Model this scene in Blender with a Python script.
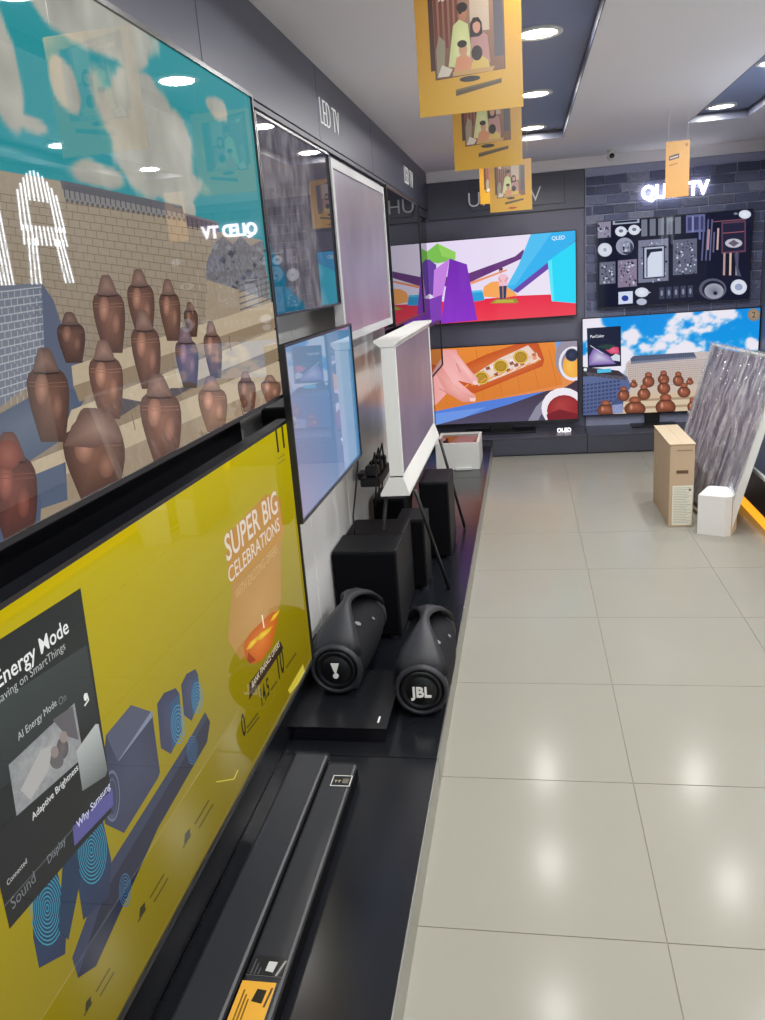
import bpy, bmesh, math, random
import numpy as np
from mathutils import Matrix, Vector

# ------------------------------------------------------------------ camera, world, exposure
for o in list(bpy.data.objects): bpy.data.objects.remove(o)
S = bpy.context.scene
COL = S.collection
F_PX, YAW, PITCH, ROLL, EYE = 805.177, 0.187616, 0.278808, -0.0771448, 1.5
fw = Vector((-math.sin(YAW)*math.cos(PITCH), math.cos(YAW)*math.cos(PITCH), -math.sin(PITCH)))
r0 = Vector((math.cos(YAW), math.sin(YAW), 0)); u0 = r0.cross(fw)
cr, sr = math.cos(ROLL), math.sin(ROLL)
CR = cr*r0+sr*u0; CU = -sr*r0+cr*u0
cam_d = bpy.data.cameras.new('camera'); cam = bpy.data.objects.new('camera', cam_d); COL.objects.link(cam)
cam_d.sensor_fit = 'VERTICAL'; cam_d.sensor_height = 36; cam_d.lens = F_PX/1020*36
cam_d.clip_start = .02
mw = Matrix((CR, CU, -fw)).transposed().to_4x4(); mw.translation = (0, 0, EYE)
cam.matrix_world = mw
S.camera = cam
S.view_settings.view_transform = 'Standard'; S.view_settings.look = 'None'
S.view_settings.gamma = 1; S.view_settings.use_curve_mapping = False
S.view_settings.exposure = 0.0
W = bpy.data.worlds.new('sky'); S.world = W; W.use_nodes = True
bg = W.node_tree.nodes['Background']; bg.inputs[0].default_value = (.80, .88, 1.0, 1); bg.inputs[1].default_value = 1.6
LAMP_W = 11.5          # power of one ceiling downlight
SCREEN = 1.0           # screen brightness

# room, metres: x right, y into the shop, z up
XL, XR, YB, YF, ZC = -.80, 1.85, 7.05, -3.0, 2.30
FX = -.76              # front of the left fascia
XT = -.65              # screens on the left wall

# ------------------------------------------------------------------ helpers
def lin(c):
    c = [x/255 for x in c[:3]]
    return [x/12.92 if x <= .04045 else ((x+.055)/1.055)**2.4 for x in c]

def ray(x, y):
    return CR*((x-382.5)/F_PX) + CU*(-(y-510)/F_PX) + fw

MATS = {}
def mat(name, c, rough=.5, metal=0, spec=.5, var=0, vscale=20, bump=0, bscale=60, emit=None, es=0, coat=0, alpha=1):
    if name in MATS: return MATS[name]
    m = bpy.data.materials.new(name); m.use_nodes = True; MATS[name] = m
    nt = m.node_tree; b = nt.nodes['Principled BSDF']
    col = lin(c)+[1]
    b.inputs['Base Color'].default_value = col
    b.inputs['Roughness'].default_value = rough; b.inputs['Metallic'].default_value = metal
    b.inputs['Specular IOR Level'].default_value = spec
    b.inputs['Coat Weight'].default_value = coat; b.inputs['Coat Roughness'].default_value = .06
    b.inputs['Alpha'].default_value = alpha
    tc = nt.nodes.new('ShaderNodeTexCoord')
    nz = nt.nodes.new('ShaderNodeTexNoise'); nz.inputs['Scale'].default_value = vscale; nz.inputs['Detail'].default_value = 5
    nt.links.new(tc.outputs['Object'], nz.inputs['Vector'])
    mr = nt.nodes.new('ShaderNodeMapRange'); mr.inputs[3].default_value = 1-var; mr.inputs[4].default_value = 1+var
    nt.links.new(nz.outputs['Fac'], mr.inputs[0])
    mx = nt.nodes.new('ShaderNodeVectorMath'); mx.operation = 'SCALE'; mx.inputs[0].default_value = col[:3]
    nt.links.new(mr.outputs[0], mx.inputs['Scale'])
    nt.links.new(mx.outputs[0], b.inputs['Base Color'])
    if bump:
        n2 = nt.nodes.new('ShaderNodeTexNoise'); n2.inputs['Scale'].default_value = bscale; n2.inputs['Detail'].default_value = 4
        nt.links.new(tc.outputs['Object'], n2.inputs['Vector'])
        bp = nt.nodes.new('ShaderNodeBump'); bp.inputs['Strength'].default_value = bump; bp.inputs['Distance'].default_value = .01
        nt.links.new(n2.outputs['Fac'], bp.inputs['Height']); nt.links.new(bp.outputs[0], b.inputs['Normal'])
    if emit:
        b.inputs['Emission Color'].default_value = lin(emit)+[1]; b.inputs['Emission Strength'].default_value = es
    return m

def attr_mat(name, emissive, rough, es=1, base=(8, 8, 10), spec=.5, nscale=90):
    """colour comes from the 'Col' attribute (its alpha is the amount of fine grain)"""
    m = bpy.data.materials.new(name); m.use_nodes = True; MATS[name] = m
    nt = m.node_tree; b = nt.nodes['Principled BSDF']
    at = nt.nodes.new('ShaderNodeAttribute'); at.attribute_name = 'Col'
    tc = nt.nodes.new('ShaderNodeTexCoord')
    nz = nt.nodes.new('ShaderNodeTexNoise'); nz.inputs['Scale'].default_value = nscale; nz.inputs['Detail'].default_value = 6; nz.inputs['Roughness'].default_value = .7
    nt.links.new(tc.outputs['Object'], nz.inputs['Vector'])
    s1 = nt.nodes.new('ShaderNodeMath'); s1.operation = 'SUBTRACT'; s1.inputs[1].default_value = .5; nt.links.new(nz.outputs['Fac'], s1.inputs[0])
    s2 = nt.nodes.new('ShaderNodeMath'); s2.operation = 'MULTIPLY'; nt.links.new(s1.outputs[0], s2.inputs[0]); nt.links.new(at.outputs['Alpha'], s2.inputs[1])
    s3 = nt.nodes.new('ShaderNodeMath'); s3.operation = 'MULTIPLY_ADD'; s3.inputs[1].default_value = 4; s3.inputs[2].default_value = 1; nt.links.new(s2.outputs[0], s3.inputs[0])
    vm = nt.nodes.new('ShaderNodeVectorMath'); vm.operation = 'SCALE'; nt.links.new(at.outputs['Color'], vm.inputs[0]); nt.links.new(s3.outputs[0], vm.inputs['Scale'])
    b.inputs['Roughness'].default_value = rough; b.inputs['Specular IOR Level'].default_value = spec
    if emissive:
        b.inputs['Base Color'].default_value = lin(base)+[1]
        nt.links.new(vm.outputs[0], b.inputs['Emission Color']); b.inputs['Emission Strength'].default_value = es*SCREEN
    else:
        nt.links.new(vm.outputs[0], b.inputs['Base Color'])
    return m

def link(name, me, m=None, parent=None, loc=None):
    o = bpy.data.objects.new(name, me); COL.objects.link(o)
    if m is not None and me is not None and not me.materials: me.materials.append(m)
    if parent is not None: o.parent = parent
    if loc is not None: o.location = loc
    return o

def tag(o, label=None, cat=None, group=None, kind=None):
    if label: o['label'] = label
    if cat: o['category'] = cat
    if group: o['group'] = group
    if kind: o['kind'] = kind
    return o

def thing(name, label, cat, loc=(0, 0, 0), rz=0, group=None):
    o = bpy.data.objects.new(name, None); COL.objects.link(o); o.empty_display_size = .05
    o.location = loc; o.rotation_euler = (0, 0, rz)
    return tag(o, label, cat, group)

def bm_new(): return bmesh.new()
def add_box(bm, x0, x1, y0, y1, z0, z1, bev=0, seg=1):
    v = [bm.verts.new((x, y, z)) for x in (x0, x1) for y in (y0, y1) for z in (z0, z1)]
    f = [bm.faces.new([v[i] for i in q]) for q in ((0, 1, 3, 2), (4, 6, 7, 5), (0, 4, 5, 1), (2, 3, 7, 6), (0, 2, 6, 4), (1, 5, 7, 3))]
    if bev:
        es = list({e for q in f for e in q.edges})
        bmesh.ops.bevel(bm, geom=es, offset=bev, segments=seg, affect='EDGES', profile=.5)
def mesh(bm, name='m', smooth=False):
    bmesh.ops.recalc_face_normals(bm, faces=bm.faces[:])
    me = bpy.data.meshes.new(name); bm.to_mesh(me); bm.free()
    if smooth:
        for p in me.polygons: p.use_smooth = True
    return me
def boxm(x0, x1, y0, y1, z0, z1, bev=0, seg=1):
    bm = bm_new(); add_box(bm, x0, x1, y0, y1, z0, z1, bev, seg); return mesh(bm)
def box(name, b, m, parent=None, bev=0, seg=1):
    return link(name, boxm(*b, bev, seg), m, parent)
def add_tube(bm, pts, r, n=8, cap=True):
    pts = [Vector(p) for p in pts]; rings = []
    rr = r if isinstance(r, (list, tuple)) else [r]*len(pts)
    up = Vector((0, 0, 1))
    for i, p in enumerate(pts):
        d = (pts[min(i+1, len(pts)-1)]-pts[max(i-1, 0)]).normalized()
        a = d.cross(up)
        if a.length < 1e-3: a = d.cross(Vector((1, 0, 0)))
        a.normalize(); b = a.cross(d).normalized()
        rings.append([bm.verts.new(p+(a*math.cos(t)+b*math.sin(t))*rr[i]) for t in [2*math.pi*k/n for k in range(n)]])
    for A, B in zip(rings, rings[1:]):
        for k in range(n): bm.faces.new((A[k], A[(k+1) % n], B[(k+1) % n], B[k]))
    if cap: bm.faces.new(rings[0]); bm.faces.new(rings[-1])
def tube(name, pts, r, m, parent=None, n=8):
    bm = bm_new(); add_tube(bm, pts, r, n); return link(name, mesh(bm, smooth=True), m, parent)
def add_lathe(bm, prof, n=32, axis='Z', c=(0, 0, 0), close=True):
    rings = []
    for r, h in prof:
        ring = []
        for k in range(n):
            t = 2*math.pi*k/n; a, b = r*math.cos(t), r*math.sin(t)
            p = (a, b, h) if axis == 'Z' else (a, h, b) if axis == 'Y' else (h, a, b)
            ring.append(bm.verts.new((p[0]+c[0], p[1]+c[1], p[2]+c[2])))
        rings.append(ring)
    for A, B in zip(rings, rings[1:]):
        for k in range(n): bm.faces.new((A[k], A[(k+1) % n], B[(k+1) % n], B[k]))
    if close: bm.faces.new(rings[0]); bm.faces.new(rings[-1])
def lathe(name, prof, m, parent=None, n=32, axis='Z', c=(0, 0, 0), smooth=True):
    bm = bm_new(); add_lathe(bm, prof, n, axis, c); return link(name, mesh(bm, smooth=smooth), m, parent)
def prism_m(outline, y0, y1):
    """(x,z) outline extruded from y0 to y1"""
    bm = bm_new()
    a = [bm.verts.new((x, y0, z)) for x, z in outline]; b = [bm.verts.new((x, y1, z)) for x, z in outline]
    bm.faces.new(a); bm.faces.new(b)
    for i in range(len(a)): j = (i+1) % len(a); bm.faces.new((a[i], a[j], b[j], b[i]))
    return mesh(bm)

_T = {}
def text_geo(s, bold=0, ext=0):
    """(verts, faces, width) of a line of text one unit high, origin at its baseline start"""
    k = (s, bold, ext)
    if k in _T: return _T[k]
    cu = bpy.data.curves.new('t', 'FONT'); cu.body = s; cu.size = 1; cu.offset = bold; cu.extrude = ext; cu.resolution_u = 3
    ob = bpy.data.objects.new('t', cu); COL.objects.link(ob)
    dg = bpy.context.evaluated_depsgraph_get(); ev = ob.evaluated_get(dg); me = ev.to_mesh()
    v = [tuple(x.co) for x in me.vertices]; f = [tuple(p.vertices) for p in me.polygons]
    ev.to_mesh_clear(); bpy.data.objects.remove(ob); bpy.data.curves.remove(cu)
    x0 = min(p[0] for p in v); x1 = max(p[0] for p in v)
    v = [(p[0]-x0, p[1], p[2]) for p in v]
    _T[k] = (v, f, x1-x0); return _T[k]
def letters(name, s, width, m, loc, rz, depth=.01, bold=.02, parent=None, hscale=1.0):
    """raised lettering facing local -y, origin bottom left"""
    v, f, w = text_geo(s, bold, .5); k = width/w
    me = bpy.data.meshes.new(name)
    me.from_pydata([(a*k, -c*depth, b*k*hscale) for a, b, c in v], [], f); me.update()
    o = link(name, me, m, parent, loc); o.rotation_euler = (0, 0, rz); return o

_rs = np.random.RandomState(7)
_NT = _rs.rand(64, 64)
def vnoise(x, y):
    xi = np.floor(x).astype(int); yi = np.floor(y).astype(int); fx = x-xi; fy = y-yi
    fx = fx*fx*(3-2*fx); fy = fy*fy*(3-2*fy); g = lambda i, j: _NT[i % 64, j % 64]
    return (g(xi, yi)*(1-fx)+g(xi+1, yi)*fx)*(1-fy)+(g(xi, yi+1)*(1-fx)+g(xi+1, yi+1)*fx)*fy
def fbm(x, y, o=5):
    r = 0; a = .5
    for i in range(o): r = r+a*vnoise(x*2**i+17*i, y*2**i+5*i); a *= .5
    return r

class Pic:
    """a flat printed or displayed picture: vector shapes stacked as hair-thin layers on a panel (local x,z; facing -y)"""
    STEP = 3e-5
    def __init__(s, w, h, loc=(0, 0, 0), rz=0):
        s.w, s.h = w, h; s.v = []; s.f = []; s.c = []; s.k = 0; s.bb = []
        s.M = (Matrix.Translation(loc) @ Matrix.Rotation(rz, 4, 'Z')); s.I = s.M.inverted()
        s.o = (0, 0, 1)
    def layer(s, P, lay=None):           # lowest layer free of everything already drawn under this outline
        b = (min(p[0] for p in P), max(p[0] for p in P), min(p[1] for p in P), max(p[1] for p in P))
        if lay is None:
            lay = 1
            for q in s.bb:
                if q[4] >= lay and q[0] < b[1] and q[1] > b[0] and q[2] < b[3] and q[3] > b[2]: lay = q[4]+1
        s.bb.append(b+(lay,)); return lay
    def frame(s, ox=0, oy=0, sc=1): s.o = (ox, oy, sc)
    def px(s, x, y):                      # where the line of sight meets the panel
        x = s.o[0]+x/s.o[2]; y = s.o[1]+y/s.o[2]
        p = s.I @ Vector((0, 0, EYE)); d = s.I.to_3x3() @ ray(x, y)
        t = -p.y/d.y; q = p+d*t; return (q.x, q.z)
    def uv(s, u, v): return ((u-.5)*s.w, v*s.h)
    def clip(s, P):
        for ax, lim, sg in ((0, -s.w/2, 1), (0, s.w/2, -1), (1, 0, 1), (1, s.h, -1)):
            Q = []
            for i in range(len(P)):
                a, b = P[i-1], P[i]; ia = sg*(a[ax]-lim) >= 0; ib = sg*(b[ax]-lim) >= 0
                if ia != ib:
                    t = (lim-a[ax])/(b[ax]-a[ax]); Q.append((a[0]+t*(b[0]-a[0]), a[1]+t*(b[1]-a[1])))
                if ib: Q.append(b)
            P = Q
            if not P: return P
        return P
    def base(s, fn, nx=160, ny=90):
        X, Z = np.meshgrid(np.linspace(-s.w/2, s.w/2, nx+1), np.linspace(0, s.h, ny+1))
        c = fn(X/s.w+.5, Z/s.h)           # rgb 0..255, + grain
        c = [np.broadcast_to(np.asarray(q, float), X.shape) for q in c]
        n0 = len(s.v)
        for j in range(ny+1):
            for i in range(nx+1):
                s.v.append((X[j, i], 0, Z[j, i])); s.c.append(lin([max(0, c[0][j, i]), max(0, c[1][j, i]), max(0, c[2][j, i])])+[c[3][j, i] if len(c) > 3 else 0])
        for j in range(ny):
            for i in range(nx):
                a = n0+j*(nx+1)+i; s.f.append((a, a+1, a+nx+2, a+nx+1))
    def raw(s, P, col, ctr=None, c2=None, grain=0, lay=None):
        P = s.clip(P)
        if len(P) < 3: return
        s.k = s.layer(P, lay); y = -s.k*s.STEP; n0 = len(s.v)
        zs = [p[1] for p in P]; z0, z1 = min(zs), max(zs)
        for p in P:
            if c2 is not None:
                t = (p[1]-z0)/(z1-z0+1e-9); cc = [col[i]*t+c2[i]*(1-t) for i in range(3)]
            else: cc = col
            s.v.append((p[0], y, p[1])); s.c.append(lin(cc)+[grain])
        n = len(P)
        if ctr is not None:
            s.v.append((sum(p[0] for p in P)/n, y, sum(zs)/n)); s.c.append(lin(ctr)+[grain])
            for i in range(n): s.f.append((n0+i, n0+(i+1) % n, n0+n))
        else: s.f.append(tuple(range(n0, n0+n)))
    def poly(s, pts, col, **k): s.raw([s.px(*p) for p in pts], col, **k)
    def upoly(s, pts, col, **k): s.raw([s.uv(*p) for p in pts], col, **k)
    def ell(s, cx, cy, rx, ry, col, n=20, a0=0, a1=2*math.pi, **k):
        s.poly([(cx+rx*math.cos(a0+(a1-a0)*i/n), cy+ry*math.sin(a0+(a1-a0)*i/n)) for i in range(n+(a1-a0 < 6))], col, **k)
    def uell(s, cx, cy, rx, ry, col, n=20, **k):
        s.upoly([(cx+rx*math.cos(2*math.pi*i/n), cy+ry*math.sin(2*math.pi*i/n)) for i in range(n)], col, **k)
    def line(s, pts, wd, col, **k):
        for a, b in zip(pts, pts[1:]):
            dx, dy = b[0]-a[0], b[1]-a[1]; L = math.hypot(dx, dy)+1e-9; nx, ny = -dy/L*wd/2, dx/L*wd/2
            s.poly([(a[0]+nx, a[1]+ny), (b[0]+nx, b[1]+ny), (b[0]-nx, b[1]-ny), (a[0]-nx, a[1]-ny)], col, **k)
    def ring(s, cx, cy, rx, ry, wd, col, n=24):
        lay = s.layer([s.px(cx-rx, cy-ry), s.px(cx+rx, cy+ry), s.px(cx-rx, cy+ry), s.px(cx+rx, cy-ry)])
        for i in range(n):
            a, b = 2*math.pi*i/n, 2*math.pi*(i+1)/n; q = 1-wd
            s.poly([(cx+rx*math.cos(a), cy+ry*math.sin(a)), (cx+rx*math.cos(b), cy+ry*math.sin(b)), (cx+q*rx*math.cos(b), cy+q*ry*math.sin(b)), (cx+q*rx*math.cos(a), cy+q*ry*math.sin(a))], col, lay=lay)
    def text(s, t, p0, p1, col, bold=.01, hs=1.0, uv=False, zfix=True):
        a = s.uv(*p0) if uv else s.px(*p0); b = s.uv(*p1) if uv else s.px(*p1)
        v, f, w = text_geo(t, bold); L = math.hypot(b[0]-a[0], b[1]-a[1]); dx, dz = (b[0]-a[0])/w, (b[1]-a[1])/w
        if zfix: dx, dz = L/w, 0
        PT = [(a[0]+q[0]*dx-q[1]*dz*hs, a[1]+q[0]*dz+q[1]*dx*hs) for q in v]
        y = -s.layer(PT)*s.STEP
        for q in f:                       # glyph faces, cut at the edge of the panel
            g = s.clip([PT[i] for i in q])
            if len(g) < 3: continue
            n0 = len(s.v)
            for p in g: s.v.append((p[0], y, p[1])); s.c.append(lin(col)+[0])
            s.f.append(tuple(range(n0, n0+len(g))))
    def mesh(s, name):
        me = bpy.data.meshes.new(name); me.from_pydata(s.v, [], s.f)
        at = me.attributes.new('Col', 'FLOAT_COLOR', 'POINT'); at.data.foreach_set('color', np.array(s.c, np.float32).ravel())
        me.update()
        # every layer faces local -y
        nr = np.empty(len(me.polygons)*3, np.float32); me.polygons.foreach_get('normal', nr); nr = nr.reshape(-1, 3)
        bad = [i for i in range(len(nr)) if nr[i, 1] > 0]
        for i in bad: me.polygons[i].flip()
        me.update(); return me

def smooth(a, b, x):
    t = np.clip((x-a)/(b-a), 0, 1); return t*t*(3-2*t)
def mix3(a, b, t): return [a[i]*(1-t)+b[i]*t for i in range(3)]

# ------------------------------------------------------------------ materials
M_TILE = mat('glazed floor tile', (151, 149, 139), .17, spec=.075, var=.035, vscale=3)
M_GROUT = mat('tile grout', (132, 128, 118), .8, var=.1)
M_WHITE = mat('white ceiling paint', (244, 243, 248), .75, var=.01, vscale=2)
M_RECESS = mat('dark blue grey recess paint', (138, 150, 184), .5, var=.03)
M_FASCIA = mat('dark grey fascia laminate', (78, 81, 97), .38, var=.05, vscale=4)
M_DARKWALL = mat('charcoal wall laminate', (102, 102, 122), .42, var=.05, vscale=3)
M_PANEL = mat('pale glossy wall panel', (226, 226, 226), .22, var=.02, vscale=3)
M_GLOSSBLK = mat('glossy black acrylic', (22, 22, 28), .06)
M_PLAT = mat('black platform laminate', (24, 26, 31), .20, var=.12, vscale=5)
M_PLATB = mat('grey platform laminate', (70, 72, 84), .28, var=.06, vscale=4)
M_ALU = mat('brushed aluminium', (176, 176, 170), .32, metal=.85, var=.05, vscale=30)
M_BLACK = mat('black plastic', (16, 17, 20), .35, var=.05)
M_BEZEL = mat('satin black bezel', (24, 25, 30), .3, var=.03)
M_BODY = mat('black speaker vinyl', (17, 18, 22), .5, spec=.25, var=.1, vscale=80, bump=.05, bscale=300)
M_GRILLE = mat('black speaker cloth', (9, 10, 14), .85, spec=.1, var=.15, vscale=200, bump=.2, bscale=600)
M_WPLAS = mat('white matte plastic', (225, 226, 222), .4, var=.01)
M_FOAM = mat('white packing foam', (226, 226, 224), .8, var=.03, vscale=60, bump=.1, bscale=200)
M_CARD = mat('brown cardboard', (190, 166, 138), .8, var=.06, vscale=14)
M_LABEL = mat('cream paper label', (228, 226, 210), .7)
M_LETTER = mat('white sign letters', (225, 225, 225), .5, emit=(255, 255, 255), es=.2)
M_LETDIM = mat('thin white sign letters', (215, 215, 220), .5, emit=(255, 255, 255), es=.12)
M_LIT = mat('lit white sign letters', (250, 250, 250), .5, emit=(255, 250, 255), es=5)
M_MORTAR = mat('pale mortar', (165, 170, 198), .9, var=.15, vscale=40)
M_BRICK = mat('dark grey brick', (66, 69, 88), .75, var=.35, vscale=14, bump=.5, bscale=40)
M_SCREEN = attr_mat('glossy screen', True, .018, 1.0)
M_SCREENAG = attr_mat('anti-glare screen', True, .05, 1.0, spec=.12)
M_SCREENLOW = attr_mat('low-reflection screen', True, .02, 1.0, spec=.22)
M_SCREENMATTE = attr_mat('matte sheen screen', True, .36, 1.0, base=(70, 66, 70), spec=.6)  # its faint emission stands in for blurred reflections
M_PRINT = attr_mat('printed card', False, .35)
M_YELLOW = mat('yellow card', (206, 158, 46), .4, var=.03)

# ------------------------------------------------------------------ the setting
fl = tag(box('floor', (XL-.1, XR+.1, YF, YB+.1, -.06, -.002), M_GROUT), kind='structure')
TS = .6035
tile_me = boxm(-TS/2+.0012, TS/2-.0012, -TS/2+.0012, TS/2-.0012, -.003, 0, .0006)
tile_me.materials.append(M_TILE)
for i in range(-1, 3):
    for j in range(-7, 9):
        x = .285+TS*(i+.5); y = 1.561+TS*(j+.5)
        if y-TS/2 > 6.7 or y < YF+.3: continue
        link('tile', tile_me, None, fl, (x, y, 0))

def wall(name, b, m): return tag(box(name, b, m), kind='structure')
wl = wall('wall_left', (XL-.1, XL, YF, YB+.1, -.06, 2.5), M_PANEL)
wall('wall_back', (XL, XR, YB, YB+.1, -.06, 2.5), M_DARKWALL)
wr = wall('wall_right', (XR, XR+.1, YF, YB+.1, -.06, 2.5), M_DARKWALL)
for k in range(12): box('wall_panel', (XR-.014, XR, YF+.02+.66*k, YF+.014+.66*(k+1), .32, 2.28), M_PANEL, wr, .002)  # panels out of view, added pale to bounce more light
# invented shop front, added behind the camera to let daylight in: piers, lintel, glazing
bm = bm_new()
add_box(bm, XL-.1, XL+.25, YF-.1, YF, -.06, 2.5); add_box(bm, XR-.25, XR+.1, YF-.1, YF, -.06, 2.5); add_box(bm, XL+.25, XR-.25, YF-.1, YF, 2.15, 2.5)
tag(link('added_shop_front', mesh(bm), M_DARKWALL), kind='structure')
wf = tag(box('added_window_1', (XL+.25, XR-.25, YF-.07, YF-.03, 0, .04), M_ALU), kind='structure')  # unseen window, added so sky light can enter
g = bpy.data.materials.new('added window glass'); g.use_nodes = True; nt = g.node_tree
for n in list(nt.nodes): nt.nodes.remove(n)
go = nt.nodes.new('ShaderNodeOutputMaterial'); gm = nt.nodes.new('ShaderNodeMixShader'); gt = nt.nodes.new('ShaderNodeBsdfTransparent'); gg = nt.nodes.new('ShaderNodeBsdfGlossy'); gf = nt.nodes.new('ShaderNodeFresnel')
gg.inputs['Roughness'].default_value = .02
nt.links.new(gf.outputs[0], gm.inputs[0]); nt.links.new(gt.outputs[0], gm.inputs[1]); nt.links.new(gg.outputs[0], gm.inputs[2]); nt.links.new(gm.outputs[0], go.inputs[0])
for x0, x1 in ((XL+.25, .525), (.525, XR-.25)):
    box('pane', (x0+.02, x1-.02, YF-.055, YF-.047, .04, 2.15), g, wf)
    box('mullion', (x1-.02, x1+.02, YF-.07, YF-.03, .04, 2.15), M_ALU, wf)

# ceiling with two dark recesses that hold the downlights
SA = (-.16, .28, 5.85); SB = (1.04, 1.40, 5.82)
bm = bm_new()
for x0, x1 in ((XL-.1, SA[0]), (SA[1], SB[0]), (SB[1], XR+.1)): add_box(bm, x0, x1, YF, YB+.1, ZC, ZC+.05)
for s in (SA, SB):
    add_box(bm, s[0], s[1], s[2], YB+.1, ZC, ZC+.05); add_box(bm, s[0], s[1], YF, YF+.6, ZC, ZC+.05)
ce = tag(link('ceiling', mesh(bm), M_WHITE), kind='structure')
for s in (SA, SB):
    box('recess_panel', (s[0]-.02, s[1]+.02, YF+.5, s[2]+.02, ZC+.05, ZC+.07), M_RECESS, ce)
    for b in ((s[0], s[0]+.004, YF+.6, s[2]), (s[1]-.004, s[1], YF+.6, s[2]), (s[0]+.004, s[1]-.004, s[2]-.004, s[2])): box('recess_side', b+(ZC-.001, ZC+.05), M_FASCIA, ce)

ordw = ['farthest', 'second farthest', 'third farthest', 'fourth farthest', 'fifth farthest', 'sixth farthest', 'seventh farthest']
M_LENS = mat('glowing downlight lens', (255, 255, 255), .3, emit=(255, 252, 246), es=14)
def downlight(x, y, label, group):
    t = thing('ceiling_downlight', label, 'ceiling light', (x, y, ZC+.05), 0, group)
    lathe('trim_ring', [(.070, 0), (.092, 0), (.092, -.008), (.074, -.010), (.070, -.004)], M_WPLAS, t, 28)
    lathe('lens', [(.0705, -.002), (.0705, -.005), (.05, -.006)], M_LENS, t, 28)
    ld = bpy.data.lights.new('downlight_lamp', 'AREA'); ld.shape = 'DISK'; ld.size = .13; ld.energy = LAMP_W; ld.color = (1, .985, .955)
    lo = bpy.data.objects.new('lamp_light', ld); COL.objects.link(lo); lo.parent = t; lo.location = (0, 0, -.012)
for k, y in enumerate((5.65, 4.607, 3.48, 2.35, 1.22, .1, -1.1)):
    downlight(.078, y, 'round ceiling downlight, %s from the camera in the central dark recess' % ordw[k], 'downlights in the central recess')
for k, y in enumerate((5.62, 4.50, 3.40, 2.30, 1.2, .1)):
    downlight(1.20, y, 'round ceiling downlight, %s from the camera in the recess on the right' % ordw[k], 'downlights in the right recess')

# left fascia boards, back fascia, soffit strip
fa = tag(box('trim_1', (XL, FX-.012, YF, YB, 2.03, ZC), M_FASCIA), kind='structure')
yj = [-1.5, -.3, .90, 2.10, 3.31, 4.48, 5.64, 6.80, YB]
for a, b in zip(yj, yj[1:]): box('fascia_board', (FX-.012, FX, a+.002, b-.002, 2.03, ZC), M_FASCIA, fa, .0015)
box('lower_lip', (XL, FX-.004, YF, YB, 2.012, 2.028), mat('grey fascia lip', (84, 86, 94), .4), fa)
box('shadow_board', (XL, FX-.02, YF, YB, 1.95, 2.010), M_FASCIA, fa)
fb = tag(box('trim_2', (FX, .49, YB-.03, YB, 1.93, 2.215), M_FASCIA), kind='structure')
box('fascia_board', (FX+.35, .34, YB-.042, YB-.03, 1.975, 2.19), M_FASCIA, fb, .0015)
tag(box('trim_3', (FX, XR, YB-.035, YB, 2.217, ZC), M_WHITE), kind='structure')

# pale wall panels on the left wall with open joints
yp = [.2, .85, 1.5, 2.1, 2.72, 3.35, 4.05, 4.23, 4.62]
for a, b in zip(yp, yp[1:]): box('wall_panel', (XL, XL+.016, a+.003, b-.003, .1, 1.945), M_PANEL, wl, .002)
box('wall_panel', (XL, XL+.016, 4.626, 7.04, .1, 1.945), M_GLOSSBLK, wl, .002)
box('lower_dark_strip', (XL+.0165, XL+.022, .2, 2.10, .1, .52), M_PLAT, wl)  # thin dark strips over the lower wall beneath the yellow screen
box('lower_dark_strip', (XL+.0165, XL+.022, 2.105, 2.62, .1, .27), M_PLAT, wl)
box('dark_strip', (XL+.0165, XL+.022, .2, 2.10, 1.02, 1.34), M_BEZEL, wl)  # thin dark strip on the wall between the two large screens
box('finger_slot', (XL+.010, XL+.0185, 2.50, 2.545, .43, .55), mat('grey recessed pull', (128, 130, 132), .4), wl)

# ------------------------------------------------------------------ platforms
pl = thing('display_platform', 'low black display platform with aluminium edge along the left wall', 'platform', (0, 0, 0))
box('core', (XL+.023, -.312, YF+.3, 6.64, 0, .085), M_PLAT, pl)
yq = [-1.34, -.19, .96, 2.11, 3.262, 4.416, 5.57, 6.64]
for a, b in zip(yq, yq[1:]):
    box('top_panel', (XL+.023, -.293, a+.002, b-.002, .085, .1), M_PLAT, pl, .0015)
    box('edge_trim', (-.312, -.288, a+.004, b-.004, 0, .098), M_ALU, pl, .002)
pb = thing('back_platform', 'dark grey display platform running along the back wall', 'platform', (0, 6.64, 0))
box('core', (XL+.02, XR-.005, .02, YB-6.64-.03, 0, .145), M_PLATB, pb)
for a, b in ((-.29, .48), (.48, 1.245)): box('front_panel', (a+.002, b-.002, 0, .02, .012, .145), M_PLATB, pb, .002)
for a, b in ((XL+.02, .48), (.48, XR-.01)): box('top_panel', (a+.002, b-.002, -.002, YB-6.64-.03, .145, .16), M_PLATB, pb, .002)
pr = thing('right_platform', 'black display platform with pale edge strip and amber light at its foot on the right', 'platform', (1.25, 0, 0))
box('core', (.06, XR-1.25-.005, YF+.3, 6.62, 0, .30), M_PLAT, pr)
for a, b in ((.2, 1.6), (1.6, 3.0), (3.0, 4.4), (4.4, 5.8), (5.8, 6.62)): box('front_panel', (.02, .06, a+.002, b-.002, .085, .30), mat('very dark brown laminate', (38, 32, 32), .35), pr, .002)
box('top_panel', (.0, XR-1.25-.005, YF+.3, 6.62, .30, .316), M_PLATB, pr, .002)
box('edge_strip', (-.004, .012, YF+.3, 6.62, .303, .322), M_WPLAS, pr)
box('light_strip', (.035, .055, .2, 6.6, .004, .07), mat('amber light strip', (240, 170, 60), .4, emit=(255, 176, 40), es=1.1), pr)

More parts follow.
